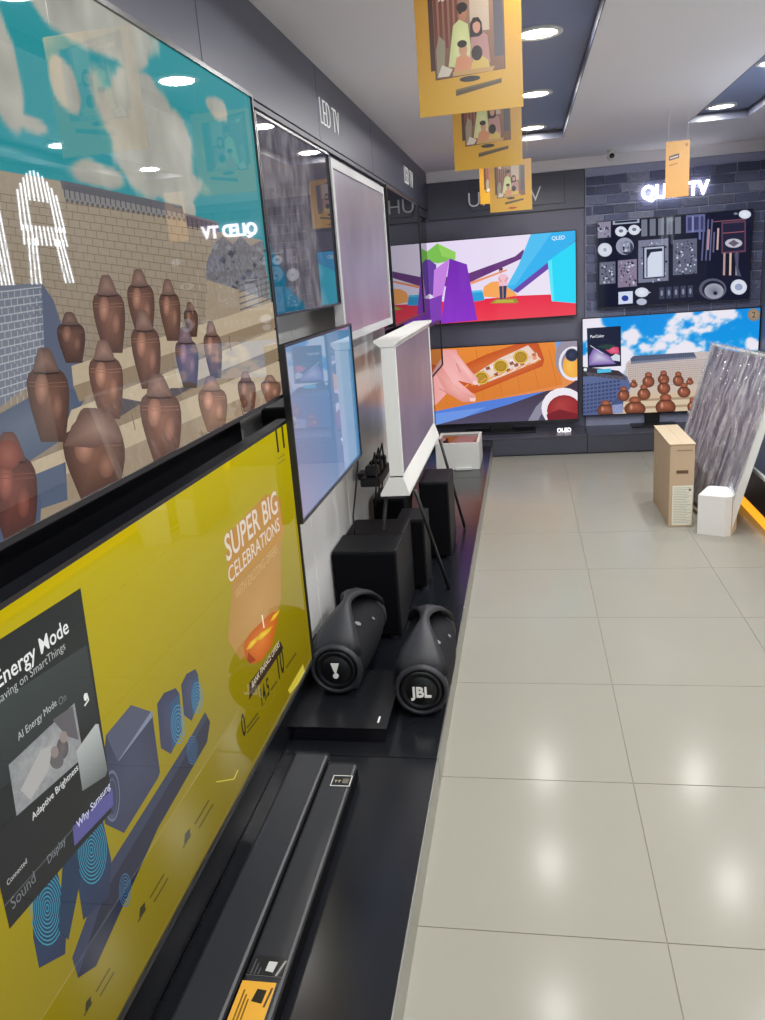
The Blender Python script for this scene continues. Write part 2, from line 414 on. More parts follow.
# ------------------------------------------------------------------ brick wall panel at the back right
bw = tag(box('wall_brick', (.497, XR-.003, YB-.028, YB, .16, 2.215), M_MORTAR), kind='structure')
rng = random.Random(3)
BH, BL = .0735, .172
brick_meshes = []
for k in range(8):
    bm = bm_new(); add_box(bm, -.5, .5, -.5, .5, -.5, .5)
    for v in bm.verts: v.co += Vector((rng.uniform(-.02, .02), rng.uniform(-.1, .1), rng.uniform(-.05, .05)))
    me = mesh(bm); me.materials.append(mat('dark grey brick %d' % k, [(90, 95, 124), (104, 109, 138), (78, 83, 110), (116, 121, 148), (95, 99, 122), (134, 138, 162), (84, 90, 120), (100, 106, 138)][k], .75, var=.4, vscale=6, bump=.6, bscale=9)); brick_meshes.append(me)
for r in range(28):
    z = .17+BH*(r+.5)
    if z+BH/2 > 2.22 or z < .95: continue
    x = .50-(BL/2 if r % 2 else 0)-.02
    while x < XR-.01:
        L = BL*rng.uniform(.88, 1.12); a, b = max(x, .50), min(x+L, XR-.004)
        if b-a > .03:
            o = link('brick', rng.choice(brick_meshes), None, bw, ((a+b)/2, YB-.028-.004, z))
            o.scale = (b-a-.010, .022+rng.uniform(-.004, .006), BH-.010)
        x += L

# ------------------------------------------------------------------ televisions
def make_tv(name, label, w, h, loc, rz, draw, wallgap=0, bez=.009, depth=.028, bmat=None, smat=None, cat='television', hump=True, toe=0):
    """origin: bottom centre of the screen face; local -y is the viewing side"""
    t = thing(name, label, cat, loc, rz)
    P = Pic(w, h, loc, rz); draw(P)
    bmat = bmat or M_BEZEL
    link('screen', P.mesh('screen'), smat or M_SCREEN, t)
    bm = bm_new(); d0 = -.006
    add_box(bm, -w/2-bez, w/2+bez, d0, depth, -bez-toe, 0); add_box(bm, -w/2-bez, w/2+bez, d0, depth, h, h+bez)
    add_box(bm, -w/2-bez, -w/2, d0, depth, 0, h); add_box(bm, w/2, w/2+bez, d0, depth, 0, h)
    link('bezel', mesh(bm), bmat, t)
    bc = box('back_cover', (-w/2, w/2, .004, depth, 0, h), M_BLACK, t)
    if hump: box('electronics_housing', (-w*.42, w*.42, depth, depth+.022, h*.04, h*.48), M_BLACK, bc, .006)
    if wallgap:
        box('wall_bracket', (-.2, .2, depth, wallgap, h*.4, h*.6), M_BLACK, bc, .004)
    return t, P
LEFT = math.pi/2
def ltv(y0, y1, z0, z1, x=XT): return dict(w=y1-y0, h=z1-z0, loc=(x, (y0+y1)/2, z0), rz=LEFT)
def btv(x0, x1, z0, z1, y): return dict(w=x1-x0, h=z1-z0, loc=((x0+x1)/2, y, z0), rz=0)

def jar(P, cx, yt, yb, hw, col=(120, 76, 58), lean=.1, lid=True, tone=1.0):
    H = yb-yt; X = lambda y, d: (cx+lean*(y-(yt+yb)/2)+d*hw, y)
    c = [q*tone for q in col]; dk = [q*.62 for q in c]; lt = [min(255, q*1.3+14) for q in c]
    prof = [(.22, .58), (.27, .84), (.34, .97), (.43, 1.0), (.55, .97), (.68, .88), (.82, .75), (1, .58)]
    y = lambda t: yt+H*t
    P.poly([X(y(t), -w) for t, w in prof]+[X(y(t), w) for t, w in reversed(prof)], dk, ctr=c, grain=.08)
    P.ell(*X(y(.44), -.30), hw*.34, H*.17, [q*.93 for q in c], ctr=lt); P.ell(*X(y(.62), .34), hw*.26, H*.14, [q*.90 for q in c], ctr=[q*1.12+8 for q in c])
    if lid:
        g = [c[0]*.88+18, c[1]*.95+16, c[2]*1.0+16]
        P.poly([X(y(.255), -.60), X(y(.265), 0), X(y(.255), .60), X(y(.20), .58), X(y(.10), .44), X(y(.03), .32), X(y(0), .20), X(y(0), -.20), X(y(.03), -.32), X(y(.10), -.44), X(y(.20), -.58)], [q*.75 for q in g], ctr=[q*1.08 for q in g])
        P.poly([X(y(.275), -.62), X(y(.285), 0), X(y(.275), .62), X(y(.255), .60), X(y(.265), 0), X(y(.255), -.60)], [q*.42 for q in c])
    for t in (.36, .40): P.poly([X(y(t), -.9), X(y(t+.012), 0), X(y(t), .9), X(y(t+.008), .9), X(y(t+.020), 0), X(y(t+.008), -.9)], [q*1.06 for q in c])

# --- upper large television: storage jars on temple steps
def draw_jars(P):
    B = [(95, 15, 55, 34, 1.1), (70, -12, 60, 26, 1), (125, 45, 26, 24, .9), (65, 86, 13, 25, 1), (152, 130, 38, 52, 1.15), (125, 120, 24, 38, 1), (4, 80, 16, 60, 1), (25, 122, 30, 12, .7), (190, 208, 8, 12, .8), (216, 108, 10, 12, .7), (180, 185, 28, 22, .8), (100, 175, 26, 14, .7)]
    BB = []
    for cx, cy, rx, ry, a in B:
        p = P.px(cx, cy); q = P.px(cx+rx, cy); r = P.px(cx, cy+ry)
        BB.append((p[0], p[1], abs(q[0]-p[0])+1e-3, abs(r[1]-p[1])+1e-3, a))
    def fn(u, v):
        x = (u-.5)*P.w; z = v*P.h; m = 0
        n = fbm(x*9+3, z*9, 5)-.48
        for cx, cy, rx, ry, a in BB: m = np.maximum(m, a*np.exp(-(((x-cx)/rx)**2+((z-cy)/ry)**2)*.75))
        k = smooth(.40, .56, m+n*.75)
        sh = .85+.35*fbm(x*14, z*14, 4)
        sky = [34+20*u, 128+12*v, 138+8*v]; cl = [158*sh, 158*sh, 148*sh]
        return [sky[i]*(1-k)+cl[i]*k for i in range(3)]+[.01]
    P.base(fn, 220, 130)
    W1 = (150, 138, 120)
    P.poly([(-30, 165), (60, 181), (182, 207), (186, 222), (220, 232), (262, 240), (285, 400), (-30, 560)], W1, c2=(128, 114, 98), grain=.10)
    for k in range(22):                    # coursed masonry of the far wall
        y = 206+k*8
        P.line([(-25, y-16), (215+k*1.5, y+18)], .7, (112, 98, 80))
        for j in range(-8, 14):
            x = 66+j*11+(k % 2)*5+k; P.line([(x, y-4+(x-60)*.14), (x+.8, y+3+(x-60)*.14)], .6, (118, 104, 86))
    # tiled ridge
    P.poly([(60, 180), (182, 206), (184, 214), (62, 189)], (92, 92, 98)); P.poly([(62, 189), (184, 214), (186, 219), (66, 202)], (128, 126, 124))
    for k in range(24):
        x = 64+k*5.1; P.line([(x, 187+(x-60)*.21), (x+1.0, 197+(x-60)*.17)], 1.2, (84, 84, 88)); P.ell(x+3, 200+(x-60)*.165, 1.6, 2, (92, 90, 88), 8)
    P.poly([(184, 213), (218, 222), (219, 232), (187, 226)], (98, 88, 92)); P.line([(184, 214), (218, 223)], 1.5, (120, 112, 116))
    for k in range(7): P.line([(187+k*4.7, 217+k*1.2), (188+k*4.7, 228+k*1)], 1, (72, 66, 70))
    P.poly([(206, 262), (214, 243), (222, 236), (232, 244), (240, 236), (250, 246), (262, 240), (272, 330), (205, 280)], (110, 108, 110), grain=.5)
    rr = random.Random(5)
    for k in range(34):
        x = rr.uniform(206, 264); y = rr.uniform(242, 285); s = rr.uniform(2, 5); c = rr.choice([(84, 84, 92), (130, 128, 128), (104, 100, 100), (70, 72, 80)])
        P.poly([(x, y), (x+s, y+s*.6), (x+s*.4, y+s*1.8), (x-s*.6, y+s)], c)
    P.poly([(207, 280), (270, 300), (275, 345), (205, 335)], (150, 136, 114), grain=.12)
    for k in range(8): P.line([(238+k*.4, 286+k*6), (270+k*.5, 276+k*5.5)], 1.6, (96, 90, 86))
    # near wall at the left with bright joints, its shadow, the steps
    P.poly([(-30, 288), (40, 283), (46, 330), (44, 372), (-30, 430)], (104, 110, 122), grain=.1)
    for k in range(14):
        y = 292+k*8.2; P.line([(-10, y+1), (41+min(k, 5)*.6, y-5-k*.9)], 1.3, (158, 162, 168))
        for j in range(8): P.line([(-6+j*6.4+(k % 2)*3, y-2), (-5.5+j*6.4+(k % 2)*3, y+6)], .8, (150, 154, 160))
    P.poly([(40, 283), (52, 300), (62, 330), (60, 352), (84, 362), (82, 402), (44, 372)], (84, 92, 110))
    P.poly([(-30, 430), (30, 396), (44, 372), (84, 398), (60, 440), (-30, 500)], (74, 86, 106), ctr=(92, 102, 118))
    for (a, b, c, d, col) in (((70, 366), (278, 300), (280, 316), (72, 386), (176, 160, 134)), ((72, 386), (280, 316), (280, 326), (78, 402), (138, 120, 96)),
                              ((70, 410), (280, 328), (281, 346), (60, 436), (182, 166, 140)), ((60, 436), (281, 346), (281, 358), (58, 454), (134, 116, 92)),
                              ((30, 462), (281, 360), (282, 380), (10, 498), (178, 162, 136)), ((10, 498), (282, 380), (282, 420), (-20, 560), (146, 130, 108))):
        P.poly([a, b, c, d], col, grain=.08)
    for x0, y0, x1, y1 in ((110, 376, 114, 390), (180, 352, 183, 366), (228, 336, 230, 350), (130, 414, 134, 430), (205, 386, 208, 400), (120, 470, 126, 490), (200, 430, 204, 448), (240, 405, 243, 420)):
        P.line([(x0, y0), (x1, y1)], 1, (110, 94, 74))
    P.poly([(120, 398), (142, 402), (120, 416), (82, 424)], (78, 72, 74)); P.poly([(20, 480), (64, 462), (66, 500), (30, 512)], (76, 88, 108)); P.poly([(170, 388), (190, 388), (172, 398), (150, 400)], (80, 74, 76))
    P.poly([(-30, 470), (20, 462), (40, 500), (36, 560), (-30, 560)], (70, 82, 104))
    J = [(190, 302, 337, 7, .8), (212, 321, 378, 9, 1.0), (140, 269, 336, 13.5, .95), (169, 279, 341, 10.5, .95), (70, 312, 363, 14, .8), (108, 275, 353, 16, .95), (186, 327, 388, 11.5, 1.0),
         (145, 310, 389, 14.5, 1.0), (105, 340, 419, 17, 1.05), (246, 371, 412, 9, .9), (212, 376, 432, 14.5, 1.15), (47, 348, 442, 21, .9), (160, 374, 462, 20.5, 1.05), (93, 408, 500, 31, .95), (270, 375, 402, 10, 1.1)]
    for cx, a, b, hw, tn in J: jar(P, cx, a, b, hw, tone=tn, col=(122, 92, 92) if cx == 186 else (132, 94, 76))
    P.poly([(62, 446), (70, 426), (82, 412), (98, 408), (110, 414), (118, 428), (122, 440), (92, 448)], (102, 76, 66), ctr=(150, 122, 108))
    jar(P, 12, 432, 545, 24, (112, 62, 50)); P.ell(6, 455, 13, 15, (110, 56, 46), ctr=(142, 84, 66))
    return P
tv1, _ = make_tv('television', 'large wall television showing clay jars on temple steps, nearest to camera at upper left', **ltv(.82, 2.098, 1.222, 1.950), draw=draw_jars, wallgap=.132)

# --- yellow advertisement television
def draw_yellow(P):
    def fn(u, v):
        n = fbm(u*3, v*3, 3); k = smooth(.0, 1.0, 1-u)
        return [112+66*v+8*n, 98+64*v+6*n, 2+4*u+0*n, .01]  # viewing-angle dimming towards the bottom is painted into the picture colours
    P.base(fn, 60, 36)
    # big headline
    P.poly([(226, 536), (266, 494), (280, 497), (284, 528), (281, 545), (247, 572), (232, 588), (228, 570)], (178, 128, 50))
    P.poly([(232, 585), (281, 540), (281, 600), (270, 640), (240, 660), (228, 640)], (170, 126, 62), ctr=(182, 138, 76))
    for o, c in ((.03, (170, 112, 60)), (.0, (214, 200, 180))):
        P.text('SUPER BIG', (227, 562), (279, 519), c, .015+o, .98); P.text('CELEBRATIONS', (229.5, 584), (281, 539), c, .008+o, .92)
    P.text('WITH EXCITING OFFERS', (236, 600), (278, 557), (196, 160, 100), .0, 1.1)
    # gift bowls
    P.poly([(243, 645), (251, 632), (272, 612), (279, 612), (276, 628), (272, 645), (262, 660), (254, 664), (246, 660)], (186, 92, 30), ctr=(214, 120, 44))
    for cx, cy, rx, ry in ((253, 643, 7, 5), (264, 634, 9, 5), (275, 616, 5, 4)):
        P.poly([(cx-rx, cy+ry*1.4), (cx-rx*.4, cy-ry*.2), (cx+rx, cy-ry*1.7), (cx+rx*.6, cy-ry*.4), (cx-rx*.3, cy+ry*1.1)], (206, 160, 30), ctr=(236, 200, 60))
    P.poly([(248, 652), (256, 660), (250, 664), (247, 660)], (150, 66, 26)); P.line([(262, 615), (264, 628)], 1.2, (240, 220, 190))
    P.poly([(249.5, 683), (280, 641), (283.5, 648), (249, 700)], (58, 40, 30)); P.text('BANK FINANCE OFFERS', (252.5, 688), (280, 649), (210, 196, 170), .01, 1.1)
    for t, a, b in (('0', (243, 738), (246.5, 732)), ('14.5', (262, 706), (270, 694)), ('10', (279, 679), (285, 671))): P.text(t, a, b, (40, 36, 20), .02, 1.5)
    for a, b in (((247, 728), (258, 713)), ((247, 733), (259, 717)), ((271, 690), (277, 681)), ((286, 668), (296, 653))): P.line([a, b], 1.6, (84, 74, 20))
    P.text('11', (277.5, 452), (285, 447), (50, 46, 20), .02, 1.2); P.line([(278, 459), (285, 454)], 1.2, (140, 126, 40)); P.line([(278, 464), (285, 459)], 1.2, (140, 126, 40))
    P.poly([(288, 690), (303, 664), (305, 672), (298, 684), (290, 694)], (196, 180, 60))
    # bottom row of small icons with captions
    for x, y in ((187, 838), (142, 912), (88, 1006)):
        P.poly([(x-3, y+6), (x-2, y-4), (x+3, y-10), (x+3, y+0)], (50, 46, 16)); P.line([(x-4, y+10), (x+4, y-4)], 1.2, (60, 54, 18))
        for q in (0, 4): P.line([(x+8+q, y-14+q), (x+22+q, y-38+q)], 1.3, (72, 64, 10))
    P.line([(216, 782), (234, 779), (238, 770)], .9, (214, 196, 70))
    # sound system
    SP = (54, 58, 80)
    P.poly([(106, 735), (131, 705), (152, 712), (160, 772), (158, 778), (124, 833), (105, 824), (100, 790)], SP, ctr=(66, 70, 92))
    P.poly([(106, 735), (131, 705), (152, 712), (118, 762)], (78, 82, 102)); P.poly([(118, 762), (120, 758), (152, 710), (153, 716)], (122, 128, 150))
    P.poly([(106, 760), (113, 770), (121, 790), (119, 812), (110, 822), (104, 815)], (58, 62, 84)); P.ring(112, 796, 8, 26, .12, (96, 104, 126)); P.ring(112, 798, 5, 20, .12, (78, 86, 108))
    for x0, x1, yt, yb in ((157, 182, 688, 754), (181, 200, 669, 721)):
        w = x1-x0; P.poly([(x0, yt+16), (x0+w*.28, yt+5), (x0+w*.75, yt), (x1-w*.1, yt+6), (x1, yb-22), (x0+w*.55, yb), (x0+w*.15, yb-6)], (54, 58, 84), ctr=(66, 72, 98))
        P.poly([(x0+w*.5, yt+16), (x1-w*.12, yt+6), (x1, yb-22), (x0+w*.6, yb-4)], (44, 78, 112))
        for k in range(5): P.ring(x0+w*.85, yt+(yb-yt)*.55, w*.06*(k+1), (yb-yt)*.06*(k+1), .35/(k+1), (70, 128, 158))
    P.poly([(72, 958), (100, 880), (190, 738), (205, 712), (210, 722), (207, 742), (158, 828), (96, 966), (78, 978)], (34, 38, 60), c2=(28, 32, 50))
    P.poly([(72, 958), (100, 880), (190, 738), (205, 712), (207, 717), (188, 752), (104, 894), (78, 976)], (48, 54, 78))
    for cx, cy, s in ((192, 750, 12), (125, 890, 14)):
        for k in range(5): P.ring(cx, cy, s*.09*(k+1), s*.24*(k+1), .35/(k+1), (52, 100, 140))
    for cx, cy, s, yb in ((91, 850, 20, 920), (47, 908, 22, 968)):      # tower speakers
        P.poly([(cx-15, cy-20), (cx+10, cy-38), (cx+20, cy+10), (cx+18, cy+46), (cx-8, yb), (cx-14, cy+30)], (34, 66, 96), c2=(36, 44, 72))
        for k in range(9): P.ring(cx, cy, s*.085*(k+1), s*.19*(k+1), .35/(k+1), (54, 138, 160))
    P.poly([(63, 850), (76, 838), (80, 880), (68, 940), (58, 930)], (30, 50, 76))
    # tinted energy-mode card
    P.poly([(-30, 658), (80, 588), (109, 778), (111, 812), (75, 852), (9, 929), (-30, 760)], (36, 42, 42), c2=(30, 32, 34))
    P.poly([(-30, 720), (86, 645), (98, 720), (-30, 810)], (58, 66, 66), c2=(36, 40, 42))
    P.text('AI Energy Mode', (-24, 706), (70, 639), (226, 228, 226), .012, 1.0); P.text('Maximise Saving on SmartThings', (-40, 736), (66, 654), (170, 174, 172), 0, 1.0)
    P.text('AI Energy Mode', (18, 741), (57, 708), (184, 188, 188), .0, 1.1); P.text('On', (59, 706), (66, 700), (110, 118, 118), 0, 1.1)
    P.poly([(8, 765), (74, 703), (83, 757), (16, 816)], (136, 138, 140), grain=.25, ctr=(156, 156, 156))
    P.ell(62, 748, 6, 11, (84, 80, 82), ctr=(106, 100, 100)); P.ell(56, 760, 7, 9, (98, 94, 96)); P.poly([(20, 790), (40, 750), (52, 745), (48, 770), (30, 800)], (168, 166, 164)); P.poly([(52, 720), (72, 706), (78, 740), (66, 736)], (92, 90, 94))
    P.ell(63, 737, 4, 6, (140, 128, 124)); P.ell(54, 752, 4, 6, (136, 126, 122))
    P.poly([(76, 751), (82, 742), (95, 724), (98, 724), (107, 770), (105, 776), (82, 791)], (176, 180, 178), c2=(96, 100, 100))
    P.ell(85, 697, 1.8, 4, (226, 226, 220)); P.line([(84, 706), (88, 700), (86, 693)], 1.4, (220, 220, 214))
    P.text('Adaptive Brightness', (32, 821), (78, 770), (206, 208, 206), .012, 1.0)
    P.poly([(72, 827), (112, 789), (113, 805), (74, 846)], (84, 82, 140)); P.text('Why Samsung', (77, 829), (111, 793), (196, 196, 226), .01, 1.0)
    P.line([(4, 906), (74, 827)], 1.3, (72, 76, 80)); P.text('Connected', (7, 886), (27, 864), (170, 172, 172), .01, 1.1); P.text('Display', (48, 864), (66, 845), (120, 124, 130), 0, 1.1); P.text('Sound', (12, 910), (36, 884), (110, 112, 116), 0, 1.1)
    return P
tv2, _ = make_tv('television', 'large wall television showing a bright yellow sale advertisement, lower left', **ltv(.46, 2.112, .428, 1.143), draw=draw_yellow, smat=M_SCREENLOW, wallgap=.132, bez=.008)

# --- smaller upper television with a cliff picture
def draw_cliff(P):
    def fn(u, v):
        n = fbm(u*9+2, v*7, 6); r = fbm(u*26, v*9+4, 4)
        e = smooth(.42, .5, n+(u-.22)*.5-.12*v)
        rock = [78+95*(r-.3), 74+92*(r-.3), 80+90*(r-.3)]; water = [18+20*n, 78+40*n, 100+50*n]; sky = [92, 102, 120]
        k = smooth(.30, .22, v+.25*(n-.5)+(u-.1)*.9); c = [rock[i]*(1-k)+water[i]*k for i in range(3)]
        d = smooth(.62, .80, u+.2*(n-.5)); c = [c[i]*(1-d)+(46, 44, 56)[i]*d for i in range(3)]
        return c+[.05]
    P.base(fn, 150, 90); return P
make_tv('television', 'upper wall television showing a rocky cliff, between jar picture and white framed television', **ltv(2.118, 2.905, 1.43, 1.918), draw=draw_cliff, wallgap=.132, bez=.007)

# --- lower pale blue television
def draw_pale(P):
    def fn(u, v):
        b = smooth(.55, .60, u)*smooth(.80, .74, u)
        c = [124-52*u+22*(1-v)*(1-u), 138-12*u, 162+2*u+10*(1-v)]
        c = [c[0]+24*b, c[1]+10*b, c[2]+8*b]
        return c+[.0]
    P.base(fn, 80, 50); return P
make_tv('television', 'lower wall television with a pale blue screen beside the yellow advertisement', **ltv(2.075, 2.93, .870, 1.346, x=-.625), draw=draw_pale, wallgap=.157, bez=.008, hump=False, depth=.012)

# --- white framed matte television
def draw_matte_sheen(c0, c1):  # screen is off; soft reflections are painted in as a faint glow
    def draw(P):
        def fn(u, v):
            n = fbm(u*5, v*1.6, 4)-.45
            return [c0[i]*v+c1[i]*(1-v)+46*n for i in range(3)]+[.02]
        P.base(fn, 80, 50); return P
    return draw
make_tv('television', 'upper wall television in a white picture frame with matte grey screen', **ltv(2.965, 4.02, 1.315, 1.885), draw=draw_matte_sheen((90, 88, 104), (112, 80, 104)), wallgap=.132, bez=.03, bmat=mat('soft white picture frame', (176, 176, 178), .5), smat=M_SCREENMATTE)

# --- switched-off mirror-like televisions towards the corner
def draw_off(P):
    P.base(lambda u, v: [14+0*u, 14+0*u, 20+0*u, 0], 2, 2); return P
make_tv('television', 'upper switched-off television mirroring the back wall near the corner', **ltv(4.15, 5.42, 1.268, 1.93), draw=draw_off, wallgap=.132, bez=.008, depth=.04)
make_tv('television', 'lower switched-off television behind the white floor-standing one near the corner', **ltv(5.05, 6.25, .835, 1.16, x=-.63), draw=draw_off, wallgap=.152, bez=.008)

# --- back wall: colourful abstract screen
YT = 7.0
def draw_colour(P):
    P.base(lambda u, v: [226+10*u, 214+14*u, 242+0*u, 0], 4, 4)
    P.frame(380, 170, 3.477)
    P.poly([(-200, 480), (320, 452), (480, 437), (720, 428), (720, 500), (300, 540), (-200, 560)], (228, 44, 72), c2=(236, 66, 84))
    P.poly([(60, 395), (300, 362), (470, 300), (500, 275), (500, 305), (310, 392), (60, 430)], (104, 56, 122)); P.poly([(312, 390), (440, 345), (442, 350), (318, 398)], (236, 150, 110))
    P.poly([(352, 440), (362, 405), (385, 390), (412, 386), (450, 402), (478, 436), (430, 445)], (246, 168, 92))
    P.poly([(525, 221), (690, 205), (690, 240), (468, 425), (440, 405), (482, 330)], (52, 178, 238)); P.poly([(690, 236), (690, 262), (478, 428), (462, 418)], (104, 70, 170)); P.poly([(525, 221), (600, 214), (470, 400), (440, 405), (482, 330)], (80, 190, 240))
    P.poly([(583, 318), (690, 240), (690, 464), (597, 456)], (40, 214, 246)); P.poly([(583, 318), (597, 312), (606, 457), (597, 456)], (90, 230, 250))
    P.poly([(318, 420), (355, 417), (364, 452), (325, 458)], (48, 158, 216)); P.poly([(318, 420), (355, 417), (357, 424), (320, 428)], (80, 190, 235))
    P.poly([(155, 290), (200, 255), (263, 286), (262, 312), (200, 325), (155, 315)], (124, 190, 84)); P.poly([(200, 255), (263, 286), (262, 312), (215, 300)], (146, 206, 96))
    P.poly([(120, 330), (170, 310), (196, 330), (190, 440), (150, 420), (125, 480)], (104, 66, 160))
    P.poly([(188, 348), (242, 308), (218, 440), (184, 442)], (196, 130, 224)); P.poly([(242, 308), (302, 328), (338, 522), (212, 534)], (116, 48, 176), c2=(140, 56, 200)); P.poly([(168, 450), (216, 434), (214, 534), (165, 534)], (128, 66, 178))
    P.poly([(382, 464), (402, 449), (474, 447), (482, 460), (470, 463)], (150, 140, 50)); P.poly([(392, 462), (408, 452), (462, 451), (468, 460)], (190, 176, 70))
    P.poly([(414, 402), (426, 402), (427, 448), (417, 450)], (60, 66, 110)); P.poly([(428, 402), (441, 400), (438, 446), (429, 448)], (52, 58, 100))
    P.poly([(411, 372), (420, 362), (436, 362), (446, 372), (442, 402), (414, 404)], (236, 190, 206)); P.line([(412, 374), (422, 390)], 6, (226, 160, 160)); P.line([(445, 374), (434, 388)], 6, (226, 160, 160))
    P.ell(420, 350, 7, 9, (206, 140, 130)); P.ell(420, 344, 8, 5, (90, 60, 70))
    P.text('QLED', (597, 244), (643, 240), (230, 244, 250), .01, 1)
    return P
make_tv('television', 'back wall television showing purple, cyan and red abstract blocks', **btv(-.80, .418, 1.098, 1.757, YT-.01), draw=draw_colour, smat=M_SCREENAG, wallgap=.045, bez=.007, hump=False)

# --- back wall: hand and filled roll
def draw_food(P):
    P.base(lambda u, v: [226+0*u, 136+10*v, 62+20*u, .05], 6, 6)
    P.frame(400, 310, 3.825)
    P.poly([(100, 385), (620, 300), (640, 290), (720, 240), (720, 480), (100, 480)], (64, 48, 62), c2=(84, 78, 104), grain=.15)
    P.poly([(100, 385), (560, 310), (420, 360), (300, 395), (100, 450)], (86, 128, 216)); P.poly([(100, 400), (330, 372), (250, 410), (100, 450)], (110, 150, 226))
    P.poly([(590, 110), (720, 110), (720, 190), (650, 170), (610, 200)], (120, 160, 220)); P.poly([(600, 190), (690, 140), (700, 150), (612, 215)], (206, 96, 80))
    P.poly([(100, 150), (585, 118), (622, 285), (100, 395)], (230, 138, 58), c2=(214, 124, 54), grain=.1)
    for k in range(7): P.line([(150+k*70, 150), (180+k*70, 360-k*12)], 2.5, (206, 116, 46))
    P.poly([(200, 230), (330, 170), (470, 122), (530, 128), (552, 190), (545, 215), (430, 260), (290, 318), (230, 310)], (196, 84, 40), ctr=(222, 128, 66))
    P.poly([(270, 255), (380, 185), (490, 135), (540, 190), (400, 250), (300, 290)], (232, 208, 196), grain=.3)
    rr = random.Random(2)
    for k in range(26):
        x = rr.uniform(285, 520); y = 250-(x-285)*.38+rr.uniform(-22, 24); P.poly([(x, y), (x+14, y-6), (x+20, y+6), (x+5, y+11)], rr.choice([(240, 226, 226), (226, 150, 110), (196, 116, 80), (236, 190, 170), (150, 90, 70)]))
    for cx, cy in ((312, 260), (385, 215), (462, 180)):
        P.ell(cx, cy, 29, 26, (150, 106, 30), ctr=(206, 168, 60)); P.ring(cx, cy, 28, 25, .18, (226, 190, 90)); P.ell(cx, cy, 12, 10, (180, 140, 50), 12)
    for k in range(9): P.line([(240+k*34, 300-k*12), (262+k*34, 285-k*12)], 5, (236, 160, 80))
    SK = (232, 160, 158)
    P.poly([(60, 150), (215, 152), (232, 190), (298, 262), (300, 286), (280, 284), (232, 240), (205, 215), (215, 260), (250, 310), (290, 330), (288, 350), (240, 350), (180, 318), (150, 350), (120, 380), (60, 390)], SK, ctr=(244, 186, 182))
    P.poly([(130, 230), (160, 215), (195, 275), (245, 320), (290, 335), (285, 352), (240, 352), (175, 315)], (222, 146, 140), ctr=(240, 178, 172)); P.poly([(190, 160), (225, 175), (297, 265), (298, 284), (280, 282), (215, 205)], (236, 168, 164), ctr=(248, 196, 192))
    P.poly([(276, 274), (290, 268), (300, 284), (284, 287)], (246, 206, 200)); P.poly([(266, 336), (290, 336), (288, 350), (268, 348)], (246, 206, 200)); P.line([(215, 205), (232, 240)], 3, (196, 116, 110)); P.line([(150, 300), (180, 318)], 3, (200, 120, 116))
    P.ell(655, 185, 62, 82, (150, 144, 160)); P.ell(668, 215, 45, 55, (240, 170, 70), ctr=(246, 190, 90)); P.ring(662, 205, 55, 66, .18, (232, 226, 236))
    P.poly([(480, 440), (520, 370), (580, 310), (640, 295), (600, 330), (540, 400), (520, 440)], (140, 138, 156))
    P.ell(625, 375, 84, 78, (238, 232, 240)); P.ell(628, 385, 66, 60, (150, 44, 50), ctr=(176, 66, 66)); P.poly([(560, 400), (610, 380), (690, 400), (690, 440), (570, 440)], (120, 34, 44))
    P.ell(657, 172, 25, 25, (38, 44, 66), ctr=(60, 66, 90)); P.ring(657, 172, 25, 25, .1, (90, 98, 120))
    return P
tvf, _ = make_tv('television', 'back wall television showing a hand reaching over a filled bread roll', **btv(-.80, .424, .236, .890, YT-.03), draw=draw_food, smat=M_SCREENAG, wallgap=.08, bez=.008, toe=.015)
sbs = box('stand_base', (-.34, .26, -.16, .07, -.074, -.064), M_BLACK, tvf, .003); box('stand_neck', (-.13, .07, .008, .03, -.066, .05), M_BLACK, sbs, .003)

